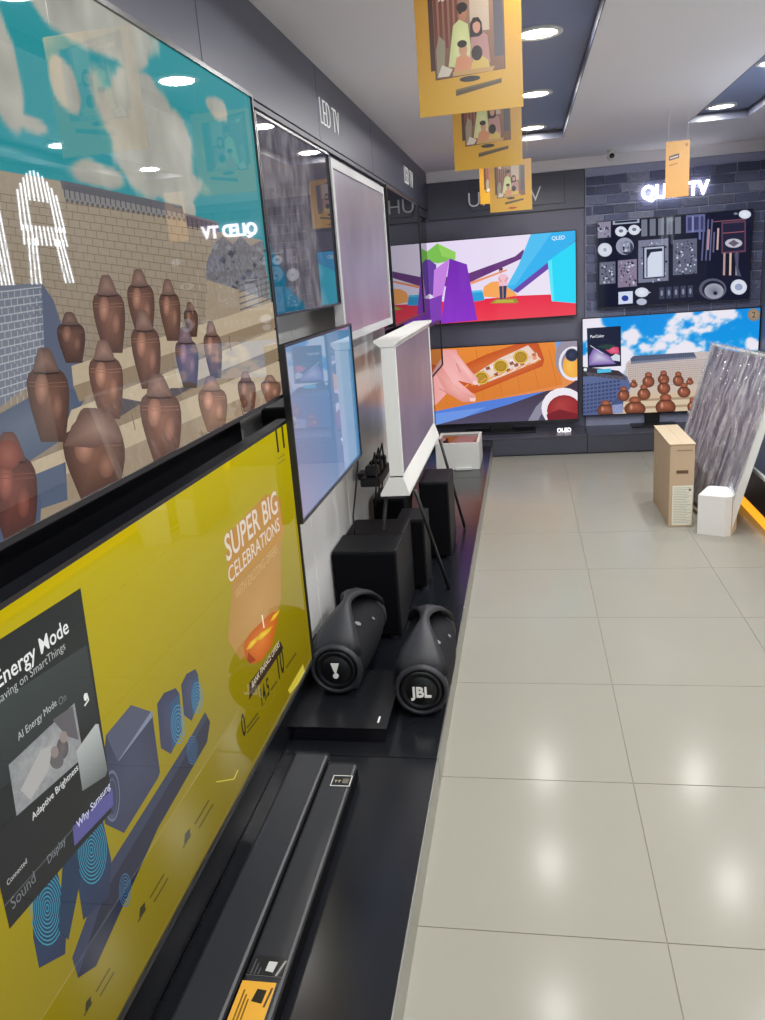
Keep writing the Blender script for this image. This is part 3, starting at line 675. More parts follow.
# --- back wall: objects laid out on black
def draw_objects(P):
    P.base(lambda u, v: [18+8*fbm(u*4, v*4), 20+8*fbm(u*4, v*4), 40+10*fbm(u*4, v*4), .02], 40, 24)
    P.frame(570, 130, 3.923)
    G = [(196, 206, 226), (150, 158, 182), (120, 126, 150), (222, 230, 244), (96, 100, 122)]
    rr = random.Random(11)
    def rect(x0, y0, x1, y1, c, sk=-.078, **k): P.poly([(x0, y0), (x1, y0+(x1-x0)*sk), (x1, y1+(x1-x0)*sk), (x0, y1)], c, **k)
    def carved(x0, y0, x1, y1, base, n=26):
        rect(x0, y0, x1, y1, base, grain=.3)
        for k in range(n):
            x = rr.uniform(x0+3, x1-8); y = rr.uniform(y0+3, y1-8); s = rr.uniform(3, 8)
            P.poly([(x, y), (x+s, y-s*.4), (x+s*1.3, y+s*.7), (x+s*.3, y+s)], rr.choice([(30, 32, 52), (200, 206, 222), (60, 62, 86), (150, 154, 176)]))
    carved(103, 362, 160, 425, (140, 134, 156)); rect(168, 355, 272, 372, (160, 170, 190)); rect(176, 358, 264, 366, (34, 36, 58))
    for cx, cy in ((200, 398), (252, 392)):
        P.ell(cx, cy, 23, 20, (206, 212, 226), ctr=(226, 230, 240)); P.ell(cx, cy-2, 9, 7, (110, 116, 140), 10); P.poly([(cx+20, cy-6), (cx+30, cy-2), (cx+20, cy+6)], (190, 196, 214))
    for k in range(5): rect(280+k*33, 352-k*2.6, 303+k*33, 418-k*2.6, (112, 118, 132), grain=.15)
    rect(455, 335, 530, 404, (98, 104, 150)); rect(462, 343, 523, 395, (60, 62, 104)); rect(478, 338, 486, 400, (130, 136, 186)); rect(505, 338, 513, 430, (104, 108, 160))
    for x in (527, 543, 558): P.line([(x, 350), (x-10, 512)], 6, (92, 96, 136))
    P.line([(545, 390), (540, 470)], 9, (176, 140, 150)); P.line([(582, 385), (578, 470)], 7, (196, 170, 176)); P.line([(566, 400), (562, 480)], 6, (100, 98, 130))
    P.ell(686, 331, 24, 17, (206, 212, 230), ctr=(230, 234, 244)); P.ell(650, 328, 8, 5, (120, 126, 150), 8)
    rect(594, 362, 690, 486, (96, 62, 84)); rect(600, 368, 684, 478, (36, 36, 60)); P.line([(560, 360), (690, 350)], 4, (126, 80, 96)); P.line([(600, 405), (684, 398)], 3, (160, 90, 100)); P.ell(642, 444, 34, 18, (176, 176, 190), ctr=(214, 214, 224)); P.poly([(620, 444), (642, 430), (664, 444), (642, 458)], (100, 90, 110))
    for x, c in ((606, (180, 150, 150)), (630, (214, 180, 160)), (655, (150, 150, 170))): P.line([(x, 482), (x-2, 570)], 8, c)
    P.poly([(645, 485), (662, 482), (660, 540), (672, 575), (655, 572)], (80, 78, 104))
    P.ell(137, 470, 28, 27, (200, 206, 220), ctr=(224, 228, 238)); P.ell(137, 470, 8, 8, (160, 168, 190), 10)
    P.ell(215, 456, 35, 34, (150, 154, 176)); P.ell(222, 462, 26, 26, (60, 62, 86)); carved(196, 440, 236, 480, (140, 144, 166), 10)
    carved(268, 434, 386, 600, (120, 124, 148), 60); rect(286, 458, 372, 585, (34, 36, 60)); rect(292, 462, 368, 580, (176, 184, 204)); rect(300, 468, 362, 576, (30, 32, 56)); P.poly([(304, 505), (318, 480), (362, 475), (362, 572), (304, 578)], (206, 214, 232))
    carved(404, 432, 498, 570, (96, 100, 122), 60); carved(116, 520, 178, 606, (104, 106, 126), 34); carved(188, 512, 262, 618, (134, 122, 146), 46)
    rect(190, 636, 246, 684, (206, 214, 236)); P.ell(216, 660, 14, 12, (40, 60, 150), 10); P.ell(282, 637, 27, 19, (202, 208, 226), ctr=(226, 230, 240)); P.poly([(304, 634), (318, 636), (304, 644)], (190, 196, 214)); P.ell(281, 674, 20, 13, (180, 186, 206))
    for k in range(5): rect(350+k*28, 618-k*2, 370+k*28, 664-k*2, (58, 62, 84), grain=.3); P.ell(360+k*28, 640-k*2, 5, 12, (130, 136, 160), 8)
    P.ell(560, 624, 54, 42, (86, 88, 108)); P.ell(562, 626, 44, 35, (30, 32, 52)); P.ell(565, 632, 38, 30, (160, 162, 178), ctr=(110, 112, 132)); P.ell(570, 640, 9, 8, (40, 42, 62), 10)
    P.ell(662, 616, 32, 30, (206, 212, 226), ctr=(232, 236, 244)); P.ell(662, 616, 16, 14, (150, 160, 190), 12)
    return P
make_tv('television', 'back wall television on the brick panel showing antique objects laid out on black', **btv(.590, 1.745, 1.140, 1.803, YT-.03), draw=draw_objects, smat=M_SCREENAG, wallgap=.024, bez=.006, hump=False, depth=.016)

# --- back wall: blue sky and jars
def draw_sky(P):
    def fn(u, v):
        n = fbm(u*5+9, v*4+1, 6); k = smooth(.53, .62, n+.13*smooth(.35, .05, np.abs(u-.5))*smooth(.3, .1, np.abs(v-.66))+.2*smooth(.22, .0, u))
        return [20+214*k, 142+88*k+20*(1-v)*(1-k), 226+16*k, 0]
    P.base(fn, 160, 90)
    P.frame(570, 290, 3.923)
    P.poly([(640, 250), (680, 236), (760, 240), (760, 290), (650, 290)], (64, 110, 70), grain=.6); P.poly([(650, 268), (760, 262), (760, 310), (650, 310)], (96, 92, 110), grain=.5)
    P.poly([(222, 285), (250, 262), (540, 240), (760, 300), (760, 470), (180, 500)], (196, 184, 184), c2=(204, 186, 164), grain=.12)
    for k in range(12): P.line([(225+k, 292+k*8), (540+k*3, 272+k*8)], 1.8, (158, 144, 142))
    for k in range(34): P.line([(230+k*9, 290), (228+k*9.4, 372)], 1.0, (166, 150, 146))
    P.poly([(236, 270), (250, 258), (485, 244), (495, 262), (240, 284)], (88, 96, 120)); P.poly([(240, 280), (495, 260), (497, 268), (238, 290)], (122, 128, 150))
    for k in range(30): P.line([(246+k*8.3, 260-k*.5), (244+k*8.4, 282-k*.6)], 1.8, (70, 78, 104))
    P.poly([(40, 320), (75, 308), (190, 316), (225, 340), (240, 380), (200, 440), (120, 490), (40, 500)], (94, 108, 150), c2=(84, 96, 140), grain=.1)
    P.poly([(40, 300), (190, 316), (222, 346), (150, 336), (40, 340)], (58, 52, 62))
    for k in range(6): P.poly([(60+k*26, 322+k*3), (84+k*26, 324+k*3), (92+k*26, 340+k*3), (70+k*26, 336+k*3)], (86, 80, 90))
    for r in range(8):
        for c in range(10): P.poly([(50+c*15, 372+r*15-c*2), (60+c*15, 370+r*15-c*2), (60+c*15, 378+r*15-c*2), (50+c*15, 380+r*15-c*2)], (60, 70, 110)) if 50+c*15 < 215-r*10 else None
    for a, b, c in ((405, 425, (206, 184, 156)), (425, 436, (168, 144, 118)), (436, 456, (212, 192, 166)), (456, 466, (170, 148, 122)), (466, 500, (210, 190, 162))):
        P.poly([(150 if a > 430 else 215, a+6), (560, a-12), (560, b-12), (150 if a > 430 else 215, b+6)], c)
    P.poly([(150, 455), (215, 420), (235, 400), (215, 390), (205, 480), (150, 490)], (74, 86, 126))
    CJ = (156, 92, 70)
    for cx, a, b, hw in ((250, 350, 384, 15), (470, 342, 372, 15), (308, 320, 382, 24), (367, 314, 372, 23), (425, 318, 378, 22), (368, 344, 410, 26), (210, 376, 436, 24), (290, 368, 432, 26), (447, 362, 422, 26), (255, 415, 496, 42), (375, 404, 492, 40), (140, 430, 496, 34), (480, 420, 480, 20)):
        P.ell(cx, (a+b)/2+(b-a)*.14, hw, (b-a)*.37, [q*.6 for q in CJ], ctr=[q*1.1 for q in CJ]); P.ell(cx, a+(b-a)*.2, hw*.58, (b-a)*.17, [q*.7 for q in CJ], ctr=[q*1.2 for q in CJ]); P.ell(cx-hw*.35, (a+b)/2+(b-a)*.05, hw*.18, (b-a)*.16, CJ, ctr=(216, 160, 134)); P.line([(cx-hw*.6, a+(b-a)*.33), (cx+hw*.6, a+(b-a)*.32)], 2.5, [q*.5 for q in CJ])
    P.poly([(66, 150), (199, 141), (201, 298), (70, 306)], (32, 38, 60)); P.text('PurColor', (80, 188), (134, 183), (236, 240, 246), .012, 1.1)
    P.poly([(74, 262), (90, 232), (110, 232), (160, 262), (180, 290), (74, 296)], (120, 90, 170), ctr=(206, 200, 226)); P.poly([(140, 236), (160, 222), (190, 224), (194, 250), (160, 250)], (206, 70, 110), ctr=(230, 110, 140)); P.poly([(160, 262), (180, 250), (196, 256), (196, 280), (168, 276)], (210, 216, 226)); P.poly([(104, 222), (140, 212), (180, 216), (150, 236)], (46, 70, 66)); P.line([(80, 218), (130, 250)], 3, (206, 206, 220))
    P.poly([(106, 312), (160, 308), (162, 322), (108, 326)], (84, 190, 226)); P.ell(60, 312, 7, 7, (220, 226, 236), 10)
    P.poly([(165, 452), (206, 446), (208, 482), (168, 486)], (140, 150, 190), grain=.4)
    P.ell(721, 97, 25, 25, (140, 122, 104), ctr=(168, 150, 128)); P.text('2', (714, 108), (727, 107), (80, 66, 54), .02, 1.2)
    return P
tvs, _ = make_tv('television', 'back wall television showing jars under a vivid blue sky beneath the brick panel set', **btv(.470, 1.838, .262, 1.060, YT-.03), draw=draw_sky, smat=M_SCREENAG, wallgap=.04, bez=.008)
sbs = box('stand_base', (-.30, .06, -.14, .02, -.100, -.088), M_BLACK, tvs, .003); box('stand_neck', (-.18, -.06, .006, .026, -.092, .04), M_BLACK, sbs, .003)

# --- light-stroke AI sign hanging over the right platform, outside the photograph, mirrored in the jar picture
sg = thing('light_sign', 'hanging AI sign made of white light strokes over the right platform', 'sign', (1.50, 4.30, 1.62), -LEFT)
M_STROKE = mat('white light stroke', (250, 250, 255), .4, emit=(235, 244, 255), es=16)
box('backing', (-.70, .22, .012, .02, -.03, .66), mat('dark sign backing', (30, 34, 46), .5), sg)
def stroke(x, z0, z1, dx=0):
    o = link('stroke', prism_m([(x, z0), (x+.008, z0), (x+.008+dx, z1), (x+dx, z1)], .008, .012), M_STROKE, sg)
for k in range(11):                       # A
    a = k/10; x = -.62+.46*a; mid = 2 < k < 8; c = math.sin(math.pi*a)
    stroke(x, .47 if mid else .30, .52+.12*c, (.5-a)*.06); stroke(x, .22, .33, (.5-a)*.04)
    if not mid: stroke(x, 0, .26, (.5-a)*.10)
for k in range(4): stroke(.02+.035*k, 0, .62)   # I
for x in (-.6, .15): tube('hanger', [(x, .016, .66), (x, .016, ZC-1.62)], .004, M_ALU, sg)

# ------------------------------------------------------------------ signs
def sign(name, label, txt, w, m, loc, rz, depth=.012, bold=.0, hs=1.0):
    t = thing(name, label, 'sign', loc, rz); k = w/text_geo(txt, bold, .5)[2]
    for i, ch in enumerate(txt):
        if ch == ' ': continue
        x = (text_geo(txt[:i+1], bold, .5)[2]-text_geo(ch, bold, .5)[2])*k
        letters('letter', ch, text_geo(ch, bold, .5)[2]*k, m, (x, 0, 0), 0, depth, bold, t, hs)
    return t
sign('sign_letters', 'thin white LED TV letters on the left fascia above the cliff television', 'LED TV', .34, M_LETTER, (FX+.003, 3.335, 2.095), LEFT, .003, bold=-.022, hs=1.3)
sign('sign_letters', 'white LED TV letters on the left fascia close to the corner', 'LED TV', .43, M_LETTER, (FX+.003, 5.68, 2.10), LEFT, .003, bold=-.012, hs=1.15)
sign('sign_letters', 'white LED TV letters on the left fascia cut by the top of the photograph', 'LED TV', .34, M_LETTER, (FX+.003, 1.60, 2.150), LEFT, .003, bold=-.022, hs=1.3)
sign('sign_letters', 'thin white UHD TV letters on the back fascia behind the yellow cards', 'UHD TV', .58, M_LETDIM, (-.425, YB-.048, 2.005), 0, bold=-.012, hs=1.0)
sign('sign_letters', 'glowing white QLED TV letters on the brick panel', 'QLED TV', .50, M_LIT, (.925, YB-.062, 1.945), 0, .02, bold=.03, hs=1.15)
sign('sign_letters', 'glowing white OLED letters standing on the back platform', 'OLED', .115, mat('softly lit white letters', (240, 240, 240), .5, emit=(255, 252, 255), es=1.4), (.245, 6.80, .1605), 0, .012, bold=.015, hs=1.0)

# ------------------------------------------------------------------ hanging yellow cards
def card(cx, y, zb, w, h, rz, label, draw, tilt=0):
    t = thing('hanging_card', label, 'poster', (cx, y, zb), rz, 'yellow cards hanging from the ceiling')
    box('board', (-w/2, w/2, 0, .002, 0, h), M_YELLOW, t)
    P = Pic(w, h); P.STEP = 1e-5; draw(P); o = link('print', P.mesh('print'), M_PRINT, t); o.location = (0, -.0004, 0)
    for sx in (-.8, .8): tube('string', [(sx*w/2, .001, h-.006), (sx*w/2, .001, (2.349 if SA[0] < cx+sx*w/2 < SA[1] and y < SA[2] else 2.30)-zb)], .0008, M_WPLAS, t, 5)
    t.rotation_euler = (tilt, 0, rz)
    return t
def draw_family(P):
    P.base(lambda u, v: [204+0*u, 158-10*v, 52+6*v, 0], 4, 4)
    for x0, x1, y0, y1, c in ((.13, .58, .34, .97, (84, 56, 50)), (.17, .84, .27, .93, (70, 52, 50))): P.upoly([(x0, y0), (x1, y0+.03), (x1, y1-.05), (x0, y1)], c)
    P.upoly([(.175, .275), (.835, .305), (.835, .875), (.175, .925)], (156, 120, 100), c2=(120, 84, 66))
    for k in range(5): P.upoly([(.18+.05*k, .5), (.21+.05*k, .5), (.21+.05*k, .90), (.18+.05*k, .91)], (122, 66, 54))
    P.upoly([(.52, .60), (.70, .60), (.70, .885), (.52, .90)], (190, 170, 150)); P.upoly([(.74, .4), (.83, .4), (.83, .875), (.74, .88)], (84, 82, 90))
    P.upoly([(.19, .30), (.26, .30), (.28, .55), (.22, .60), (.19, .5)], (150, 140, 120))
    P.upoly([(.30, .36), (.36, .66), (.42, .70), (.50, .66), (.53, .40), (.44, .34)], (196, 200, 140), ctr=(214, 216, 160)); P.uell(.455, .735, .036, .05, (176, 120, 92)); P.uell(.45, .785, .052, .036, (46, 36, 34)); P.uell(.432, .765, .02, .03, (46, 36, 34))
    P.upoly([(.50, .36), (.53, .58), (.60, .62), (.68, .56), (.70, .36)], (176, 132, 128)); P.upoly([(.515, .56), (.52, .66), (.55, .70), (.60, .70), (.63, .66), (.635, .58), (.60, .56)], (44, 34, 36)); P.uell(.58, .635, .036, .05, (196, 144, 122)); P.upoly([(.545, .655), (.56, .69), (.60, .69), (.615, .655), (.585, .672)], (44, 34, 36))
    P.upoly([(.34, .29), (.38, .42), (.46, .45), (.52, .40), (.54, .31)], (206, 140, 106)); P.uell(.445, .475, .040, .052, (198, 146, 116)); P.uell(.438, .52, .046, .028, (44, 32, 32))
    P.upoly([(.50, .30), (.54, .40), (.62, .42), (.68, .38), (.70, .31)], (206, 176, 96)); P.uell(.575, .44, .052, .056, (44, 34, 34))
    P.upoly([(.19, .29), (.30, .29), (.34, .34), (.24, .38)], (206, 196, 180)); P.upoly([(.34, .285), (.72, .295), (.74, .33), (.34, .32)], (190, 150, 96))
    P.uell(.50, .255, .10, .022, (50, 46, 50)); P.upoly([(.36, .135), (.36, .185), (.80, .235), (.80, .20)], (86, 72, 52)); P.upoly([(.36, .17), (.36, .185), (.80, .235), (.80, .225)], (116, 98, 70))
    P.text('98', (.22, .845), (.29, .845), (236, 226, 214), .02, 1, uv=True); P.text('inch TV', (.31, .85), (.42, .85), (220, 206, 190), 0, 1, uv=True)
    return P
def draw_plainlips(P):
    draw_family(P); P.upoly([(.40, .06), (.50, .085), (.60, .075), (.66, .06), (.53, .035)], (170, 60, 40)); return P
def draw_plain(P):
    P.base(lambda u, v: [200+0*u, 148+6*v, 84+8*v, 0], 4, 4)
    P.upoly([(.14, .66), (.56, .70), (.56, .78), (.14, .74)], (60, 60, 84)); P.upoly([(.18, .69), (.52, .72), (.52, .745), (.18, .715)], (200, 180, 150)); P.upoly([(.14, .56), (.5, .59), (.5, .62), (.14, .59)], (170, 116, 60)); P.uell(.86, .92, .05, .03, (150, 100, 50), 10)
    return P
card(-.125, 2.35, 1.905, .272, .315, .02, 'nearest hanging yellow card with family picture, cut by the top of the photograph', draw_family)
card(-.123, 3.40, 1.882, .262, .312, -.01, 'middle hanging yellow card with family picture, second from the camera', draw_family)
card(-.066, 5.50, 1.852, .262, .300, .03, 'farther hanging yellow card with red lips mark in front of the back fascia', draw_plainlips)
card(-.165, 6.00, 1.945, .235, .270, -.06, 'palest hanging yellow card, peeking out left behind the farthest family card', draw_family)
card(.884, 5.20, 1.828, .130, .300, -.02, 'narrow orange hanging card in front of the glowing letters', draw_plain)

# ------------------------------------------------------------------ security camera on the soffit
sc = thing('security_camera', 'small white security camera on the ceiling above the brick panel', 'camera', (.672, 6.76, ZC))
lathe('mount', [(.035, 0), (.035, -.012), (.028, -.02)], M_WPLAS, sc, 24)
lathe('housing', [(.006, .045), (.024, .042), (.030, .03), (.031, -.03), (.026, -.042), (.020, -.044)], M_WPLAS, sc, 24, 'Y', (0, 0, -.045))
lathe('lens', [(.019, -.043), (.017, -.047), (.006, -.049)], M_GLOSSBLK, sc, 20, 'Y', (0, 0, -.045))

# ------------------------------------------------------------------ boombox speakers
M_BOOM = mat('black boombox fabric', (20, 21, 26), .75, spec=.25, var=.15, vscale=150, bump=.25, bscale=500)
M_RUB = mat('dark rubber handle', (37, 39, 45), .5, var=.05)
M_CHROME = mat('silver logo', (215, 215, 210), .3, emit=(255, 255, 255), es=.12)
def boombox(loc, rz, label, logo):
    t = thing('boombox_speaker', label, 'speaker', loc, rz, 'boombox speakers on the left platform')
    R = .092; L = .46
    lathe('body', [(.070, .0), (.080, .004), (.086, .03), (R+.003, .10), (R+.008, .20), (R+.008, L-.20), (R+.003, L-.10), (.086, L-.03), (.080, L-.004), (.070, L)], M_BOOM, t, 40, 'Y', (0, 0, R+.006))
    ends = {}
    for y, s in ((0, -1), (L, 1)):
        e = ends[s] = lathe('end_cap', [(.072, y), (.070, y+s*.006), (.058, y+s*.010), (.054, y+s*.004), (.048, y+s*.008), (.006, y+s*.009)], M_BLACK, t, 36, 'Y', (0, 0, R+.006))
        lathe('rim', [(.088, y-s*.02), (.090, y-s*.004), (.086, y+s*.010), (.076, y+s*.012), (.073, y+s*.004), (.073, y-s*.01)], M_RUB, t, 36, 'Y', (0, 0, R+.006))
    # wide handle arching from end to end
    bm = bm_new(); rings = []; n = 36
    for i in range(n+1):
        a = i/n; y = .012+(L-.024)*a; q = math.sin(math.pi*a)
        z = R+.006+.070+.085*(q**.55) if 0 < i < n else R+.006+.066
        wd = .072*(1-q)**.8+.017; th = .016
        drop = (1-q)**2*.018
        ring = []
        for sx, sz in ((-1, -drop), (-.6, th*.55), (0, th), (.6, th*.55), (1, -drop), (.8, -drop-th*.5), (0, -th*.4), (-.8, -drop-th*.5)): ring.append(bm.verts.new((sx*wd, y, z+sz)))
        rings.append(ring)
    for A, B in zip(rings, rings[1:]):
        for k in range(8): bm.faces.new((A[k], A[(k+1) % 8], B[(k+1) % 8], B[k]))
    bm.faces.new(rings[0]); bm.faces.new(rings[-1])
    hd = link('handle', mesh(bm, smooth=True), M_RUB, t)
    bm = bm_new()
    for s in (-1, 1): add_tube(bm, [(s*.05, .04, .014), (s*.05, L-.04, .014)], .013, 8)
    link('foot_rail', mesh(bm, smooth=True), M_RUB, t)
    zc = R+.006
    if logo:
        letters('logo_letters', 'JBL', .068, M_CHROME, (-.035, -.0105, zc-.020), 0, .004, .03, ends[-1], 1.05)
    else:
        bm = bm_new(); a = [bm.verts.new((x, y, z)) for y in (-.0135, -.0095) for x, z in ((-.014, zc+.026), (.014, zc+.026), (.003, zc-.008), (-.003, zc-.008))]
        for q in ((0, 1, 2, 3), (4, 7, 6, 5), (0, 4, 5, 1), (1, 5, 6, 2), (2, 6, 7, 3), (3, 7, 4, 0)): bm.faces.new([a[i] for i in q])
        add_lathe(bm, [(.0095, -.0135), (.0095, -.0095)], 20, 'Y', (0, 0, zc-.020)); link('logo_mark', mesh(bm), M_CHROME, ends[-1])
    # buttons on the body
    for dx, dy, dz, r in ((.045, .17, .092, .012), (.078, .27, .068, .007)):
        bm = bm_new(); add_lathe(bm, [(r, 0), (r, .004), (r*.7, .005)], 16); o = link('button', mesh(bm), mat('grey button', (120, 122, 126), .5), t, (dx, dy, zc+dz-.004)); o.rotation_euler = (0, math.atan2(dx, dz), 0)
    return t
boombox((-.655, 2.39, .1505), -.02, 'black boombox speaker with exclamation mark logo on the flat black box', False)
boombox((-.362, 2.345, .1015), .03, 'black boombox speaker with JBL letters on its end, at the platform edge', True)

# flat black box below the left boombox
fbx = thing('flat_black_box', 'flat glossy black box under the left boombox speaker', 'box', (-.62, 2.37, .1))
box('body', (-.16, .16, -.18, .20, 0, .046), M_GLOSSBLK, fbx, .003); box('lid', (-.163, .163, -.183, .203, .0462, .05), mat('black lid', (26, 27, 31), .25), fbx, .001)
box('corner_mark', (.128, .134, -.150, -.112, .0501, .0506), M_WPLAS, fbx)

# soundbars and their cards
def soundbar(x0, x1, y0, y1, z, label):
    t = thing('soundbar', label, 'soundbar', ((x0+x1)/2, (y0+y1)/2, .1), 0, 'soundbars lying on the platform'); w = (x1-x0)/2; l = (y1-y0)/2; h = z-.1
    box('body', (-w, w, -l, l, .004, h), mat('soundbar shell', (44, 46, 50), .38, var=.08, vscale=8), t, .008, 2)
    box('front_grille', (w-.0005, w+.003, -l+.02, l-.02, .010, h-.010), M_GRILLE, t)
    for s in (-1, 1): box('end_cap', (-w-.001, w+.001, s*(l-.004)-.006, s*(l-.004)+.006, .004, h+.001), M_BLACK, t, .003)
    for s in (-1, 1): box('rubber_foot', (-w*.6, w*.6, s*l*.7-.03, s*l*.7+.03, 0, .005), M_RUB, t)
    return t
soundbar(-.712, -.607, 1.00, 2.04, .152, 'dark soundbar nearer to the wall under the yellow advertisement')
sb = soundbar(-.600, -.512, 1.02, 2.00, .150, 'dark soundbar with small white print and yellow sticker on top')
def flat(name, w, l, loc, rz, draw, label):
    """a paper sticker lying flat"""
    t = thing(name, label, 'sticker', loc, rz)
    box('paper', (-w/2, w/2, -l/2, l/2, 0, .0006), M_LABEL, t)
    P = Pic(w, l); P.STEP = 1e-5; draw(P); o = link('print', P.mesh('print'), M_PRINT, t); o.rotation_euler = (-math.pi/2, 0, 0); o.location = (0, -l/2, .0007)
    return t
def d_tag(P):
    P.base(lambda u, v: [216+0*u, 216+0*v, 212+0*u, 0], 2, 2); P.upoly([(.05, .06), (.95, .06), (.95, .94), (.05, .94)], (26, 27, 30)); P.text('TT', (.14, .34), (.48, .34), (206, 196, 160), .01, .9, uv=True)
    for k in range(4): P.upoly([(.56, .30+.11*k), (.86, .30+.11*k), (.86, .35+.11*k), (.56, .35+.11*k)], (150, 146, 130))
def d_yel(P):
    P.base(lambda u, v: [220+0*u, 164+0*v, 60+0*u, 0], 2, 2); P.upoly([(.46, .56), (.78, .52), (.80, .82), (.52, .84)], (40, 36, 30)); P.upoly([(.84, .45), (.90, .45), (.96, .88), (.90, .88)], (60, 50, 40))
    for k in range(3): P.upoly([(.14+.1*k, .12), (.19+.1*k, .12), (.19+.1*k, .8-.1*k), (.14+.1*k, .8-.1*k)], (120, 88, 30))
def d_dark(P):
    P.base(lambda u, v: [34+0*u, 35+0*v, 38+0*u, 0], 2, 2); P.upoly([(.48, .25), (.70, .20), (.74, .72), (.50, .74)], (190, 192, 190)); P.upoly([(.78, .05), (.84, .05), (.98, .82), (.92, .82)], (150, 150, 150))
    for k in range(3): P.upoly([(.10+.1*k, .05), (.13+.1*k, .05), (.15+.1*k, .8-.2*k), (.12+.1*k, .8-.2*k)], (90, 92, 94))
flat('square_sticker', .056, .050, (-.540, 1.91, .1506), 0, d_tag, 'small black square sticker with white border at the far end of the soundbar')
flat('printed_sticker', .078, .050, (-.557, 1.270, .1506), 0, d_dark, 'dark sticker with white print on the soundbar beside the yellow sticker')
flat('yellow_sticker', .072, .105, (-.562, 1.178, .1506), 0, d_yel, 'yellow sticker on the near end of the soundbar')

# ------------------------------------------------------------------ subwoofers and tower speakers
def speaker_box(x0, x1, y0, y1, z1, label, name='subwoofer'):
    t = thing(name, label, 'speaker', ((x0+x1)/2, (y0+y1)/2, .1), 0, 'black speaker boxes on the left platform'); w = (x1-x0)/2; l = (y1-y0)/2; h = z1-.1
    box('cabinet', (-w, w, -l+.012, l, .012, h), M_BODY, t, .005, 2); box('front_grille', (-w+.006, w-.006, -l, -l+.012, .02, h-.008), M_GRILLE, t, .003)
    for sx in (-1, 1):
        for sy in (-1, 1): bm = bm_new(); add_lathe(bm, [(.018, 0), (.018, .013)], 14, 'Z', (sx*w*.75, sy*l*.75, 0)); link('foot', mesh(bm), M_RUB, t)
    return t
speaker_box(-.778, -.517, 2.93, 3.16, .475, 'black subwoofer box nearest to camera behind the boombox speakers')
speaker_box(-.778, -.525, 3.19, 3.42, .462, 'second black subwoofer box directly behind the nearest one')
speaker_box(-.600, -.472, 3.46, 3.66, .440, 'narrow black speaker box under the white floor-standing television', 'narrow_speaker')
speaker_box(-.545, -.395, 3.88, 4.18, .505, 'tall black speaker box at the far leg of the white floor-standing television', 'tower_speaker')
speaker_box(-.76, -.60, 3.75, 4.0, .46, 'black speaker box by the wall under the cables', 'wall_side_speaker')

# ------------------------------------------------------------------ white floor-standing television with flared edges
sx0, sy0, sy1, sz0, sz1 = -.52, 3.17, 4.40, .635, 1.27
stv = thing('floor_standing_television', 'white floor-standing television with flared top and bottom ledges on thin black legs', 'television', (sx0, (sy0+sy1)/2, .1), LEFT)
w2 = (sy1-sy0)/2; zb, zt = sz0-.1, sz1-.1
def ledge(name, z_in, z_out, fr, bk):       # flared ledge: profile in (depth, z), along the width
    bm = bm_new(); pr = [(-.012, z_in), (-fr, z_out), (-fr, z_out+(.010 if z_out > z_in else -.010)), (bk, z_out+(.010 if z_out > z_in else -.010)), (bk, z_out), (.040, z_in)]
    A = [bm.verts.new((-w2, y, z)) for y, z in pr]; B = [bm.verts.new((w2, y, z)) for y, z in pr]
    bm.faces.new(A); bm.faces.new(B)
    for i in range(6): bm.faces.new((A[i], A[(i+1) % 6], B[(i+1) % 6], B[i]))
    return link(name, mesh(bm), M_WPLAS, stv)
ledge('top_ledge', zt-.030, zt-.01, .030, .066); ledge('bottom_ledge', zb+.085, zb+.01, .036, .085)
P = Pic(w2*2-.05, zt-zb-.12, (0, 0, 0), 0); draw_matte_sheen((96, 78, 90), (88, 74, 98))(P); o = link('screen', P.mesh('screen'), M_SCREENMATTE, stv); o.location = (0, -.013, zb+.085)  # off screen, its blurred reflection painted as glow
for s in (-1, 1): box('side_bezel', tuple(sorted((s*w2, s*(w2-.026))))+(-.016, .040, zb+.08, zt-.032), M_WPLAS, stv)
box('back_cover', (-w2+.026, w2-.026, -.010, .040, zb+.08, zt-.032), M_WPLAS, stv)
# legs: local x is along the wall, local y is towards the wall
for (ax, ay), (bx, by) in (((-w2+.07, -.05), (3.47-3.785, -.145)), ((w2-.10, -.05), (4.395-3.785, -.155)), ((-w2+.06, .07), (-w2+.12, .16)), ((w2-.10, .07), (w2-.16, .16))):
    tube('leg', [(ax, ay, zb+.004), (bx, by, .004)], .008, M_BLACK, stv, 10)

# cables and plug block behind it
cb = thing('power_cable', 'black power cable hanging down beside the pale blue television', 'cable', (-.74, 3.2, .9))
tube('cord', [(0, -.1, .18), (.03, .0, .17), (.05, .06, .10), (.04, .07, -.06), (.02, .05, -.22), (0, .02, -.36), (.01, -.03, -.46)], .004, M_BLACK, cb)
pbk = thing('power_strip', 'tangle of black plugs and adapters behind the white floor-standing television', 'power strip', (-.70, 3.62, .62))
box('strip_body', (-.05, .04, -.16, .16, -.02, .02), M_BLACK, pbk, .005); 
for k in range(3):
    pg = box('plug', (-.03, .03, -.13+.1*k, -.08+.1*k, .02, .07), M_BLACK, pbk, .006); tube('lead', [(0, -.105+.1*k, .07), (.02, -.12+.1*k, .13), (.03, -.16+.1*k, .06), (.02, -.2+.08*k, -.1)], .004, M_BLACK, pg)
box('hanger', (-.09, -.05, -.04, .04, -.015, .015), M_BLACK, pbk)

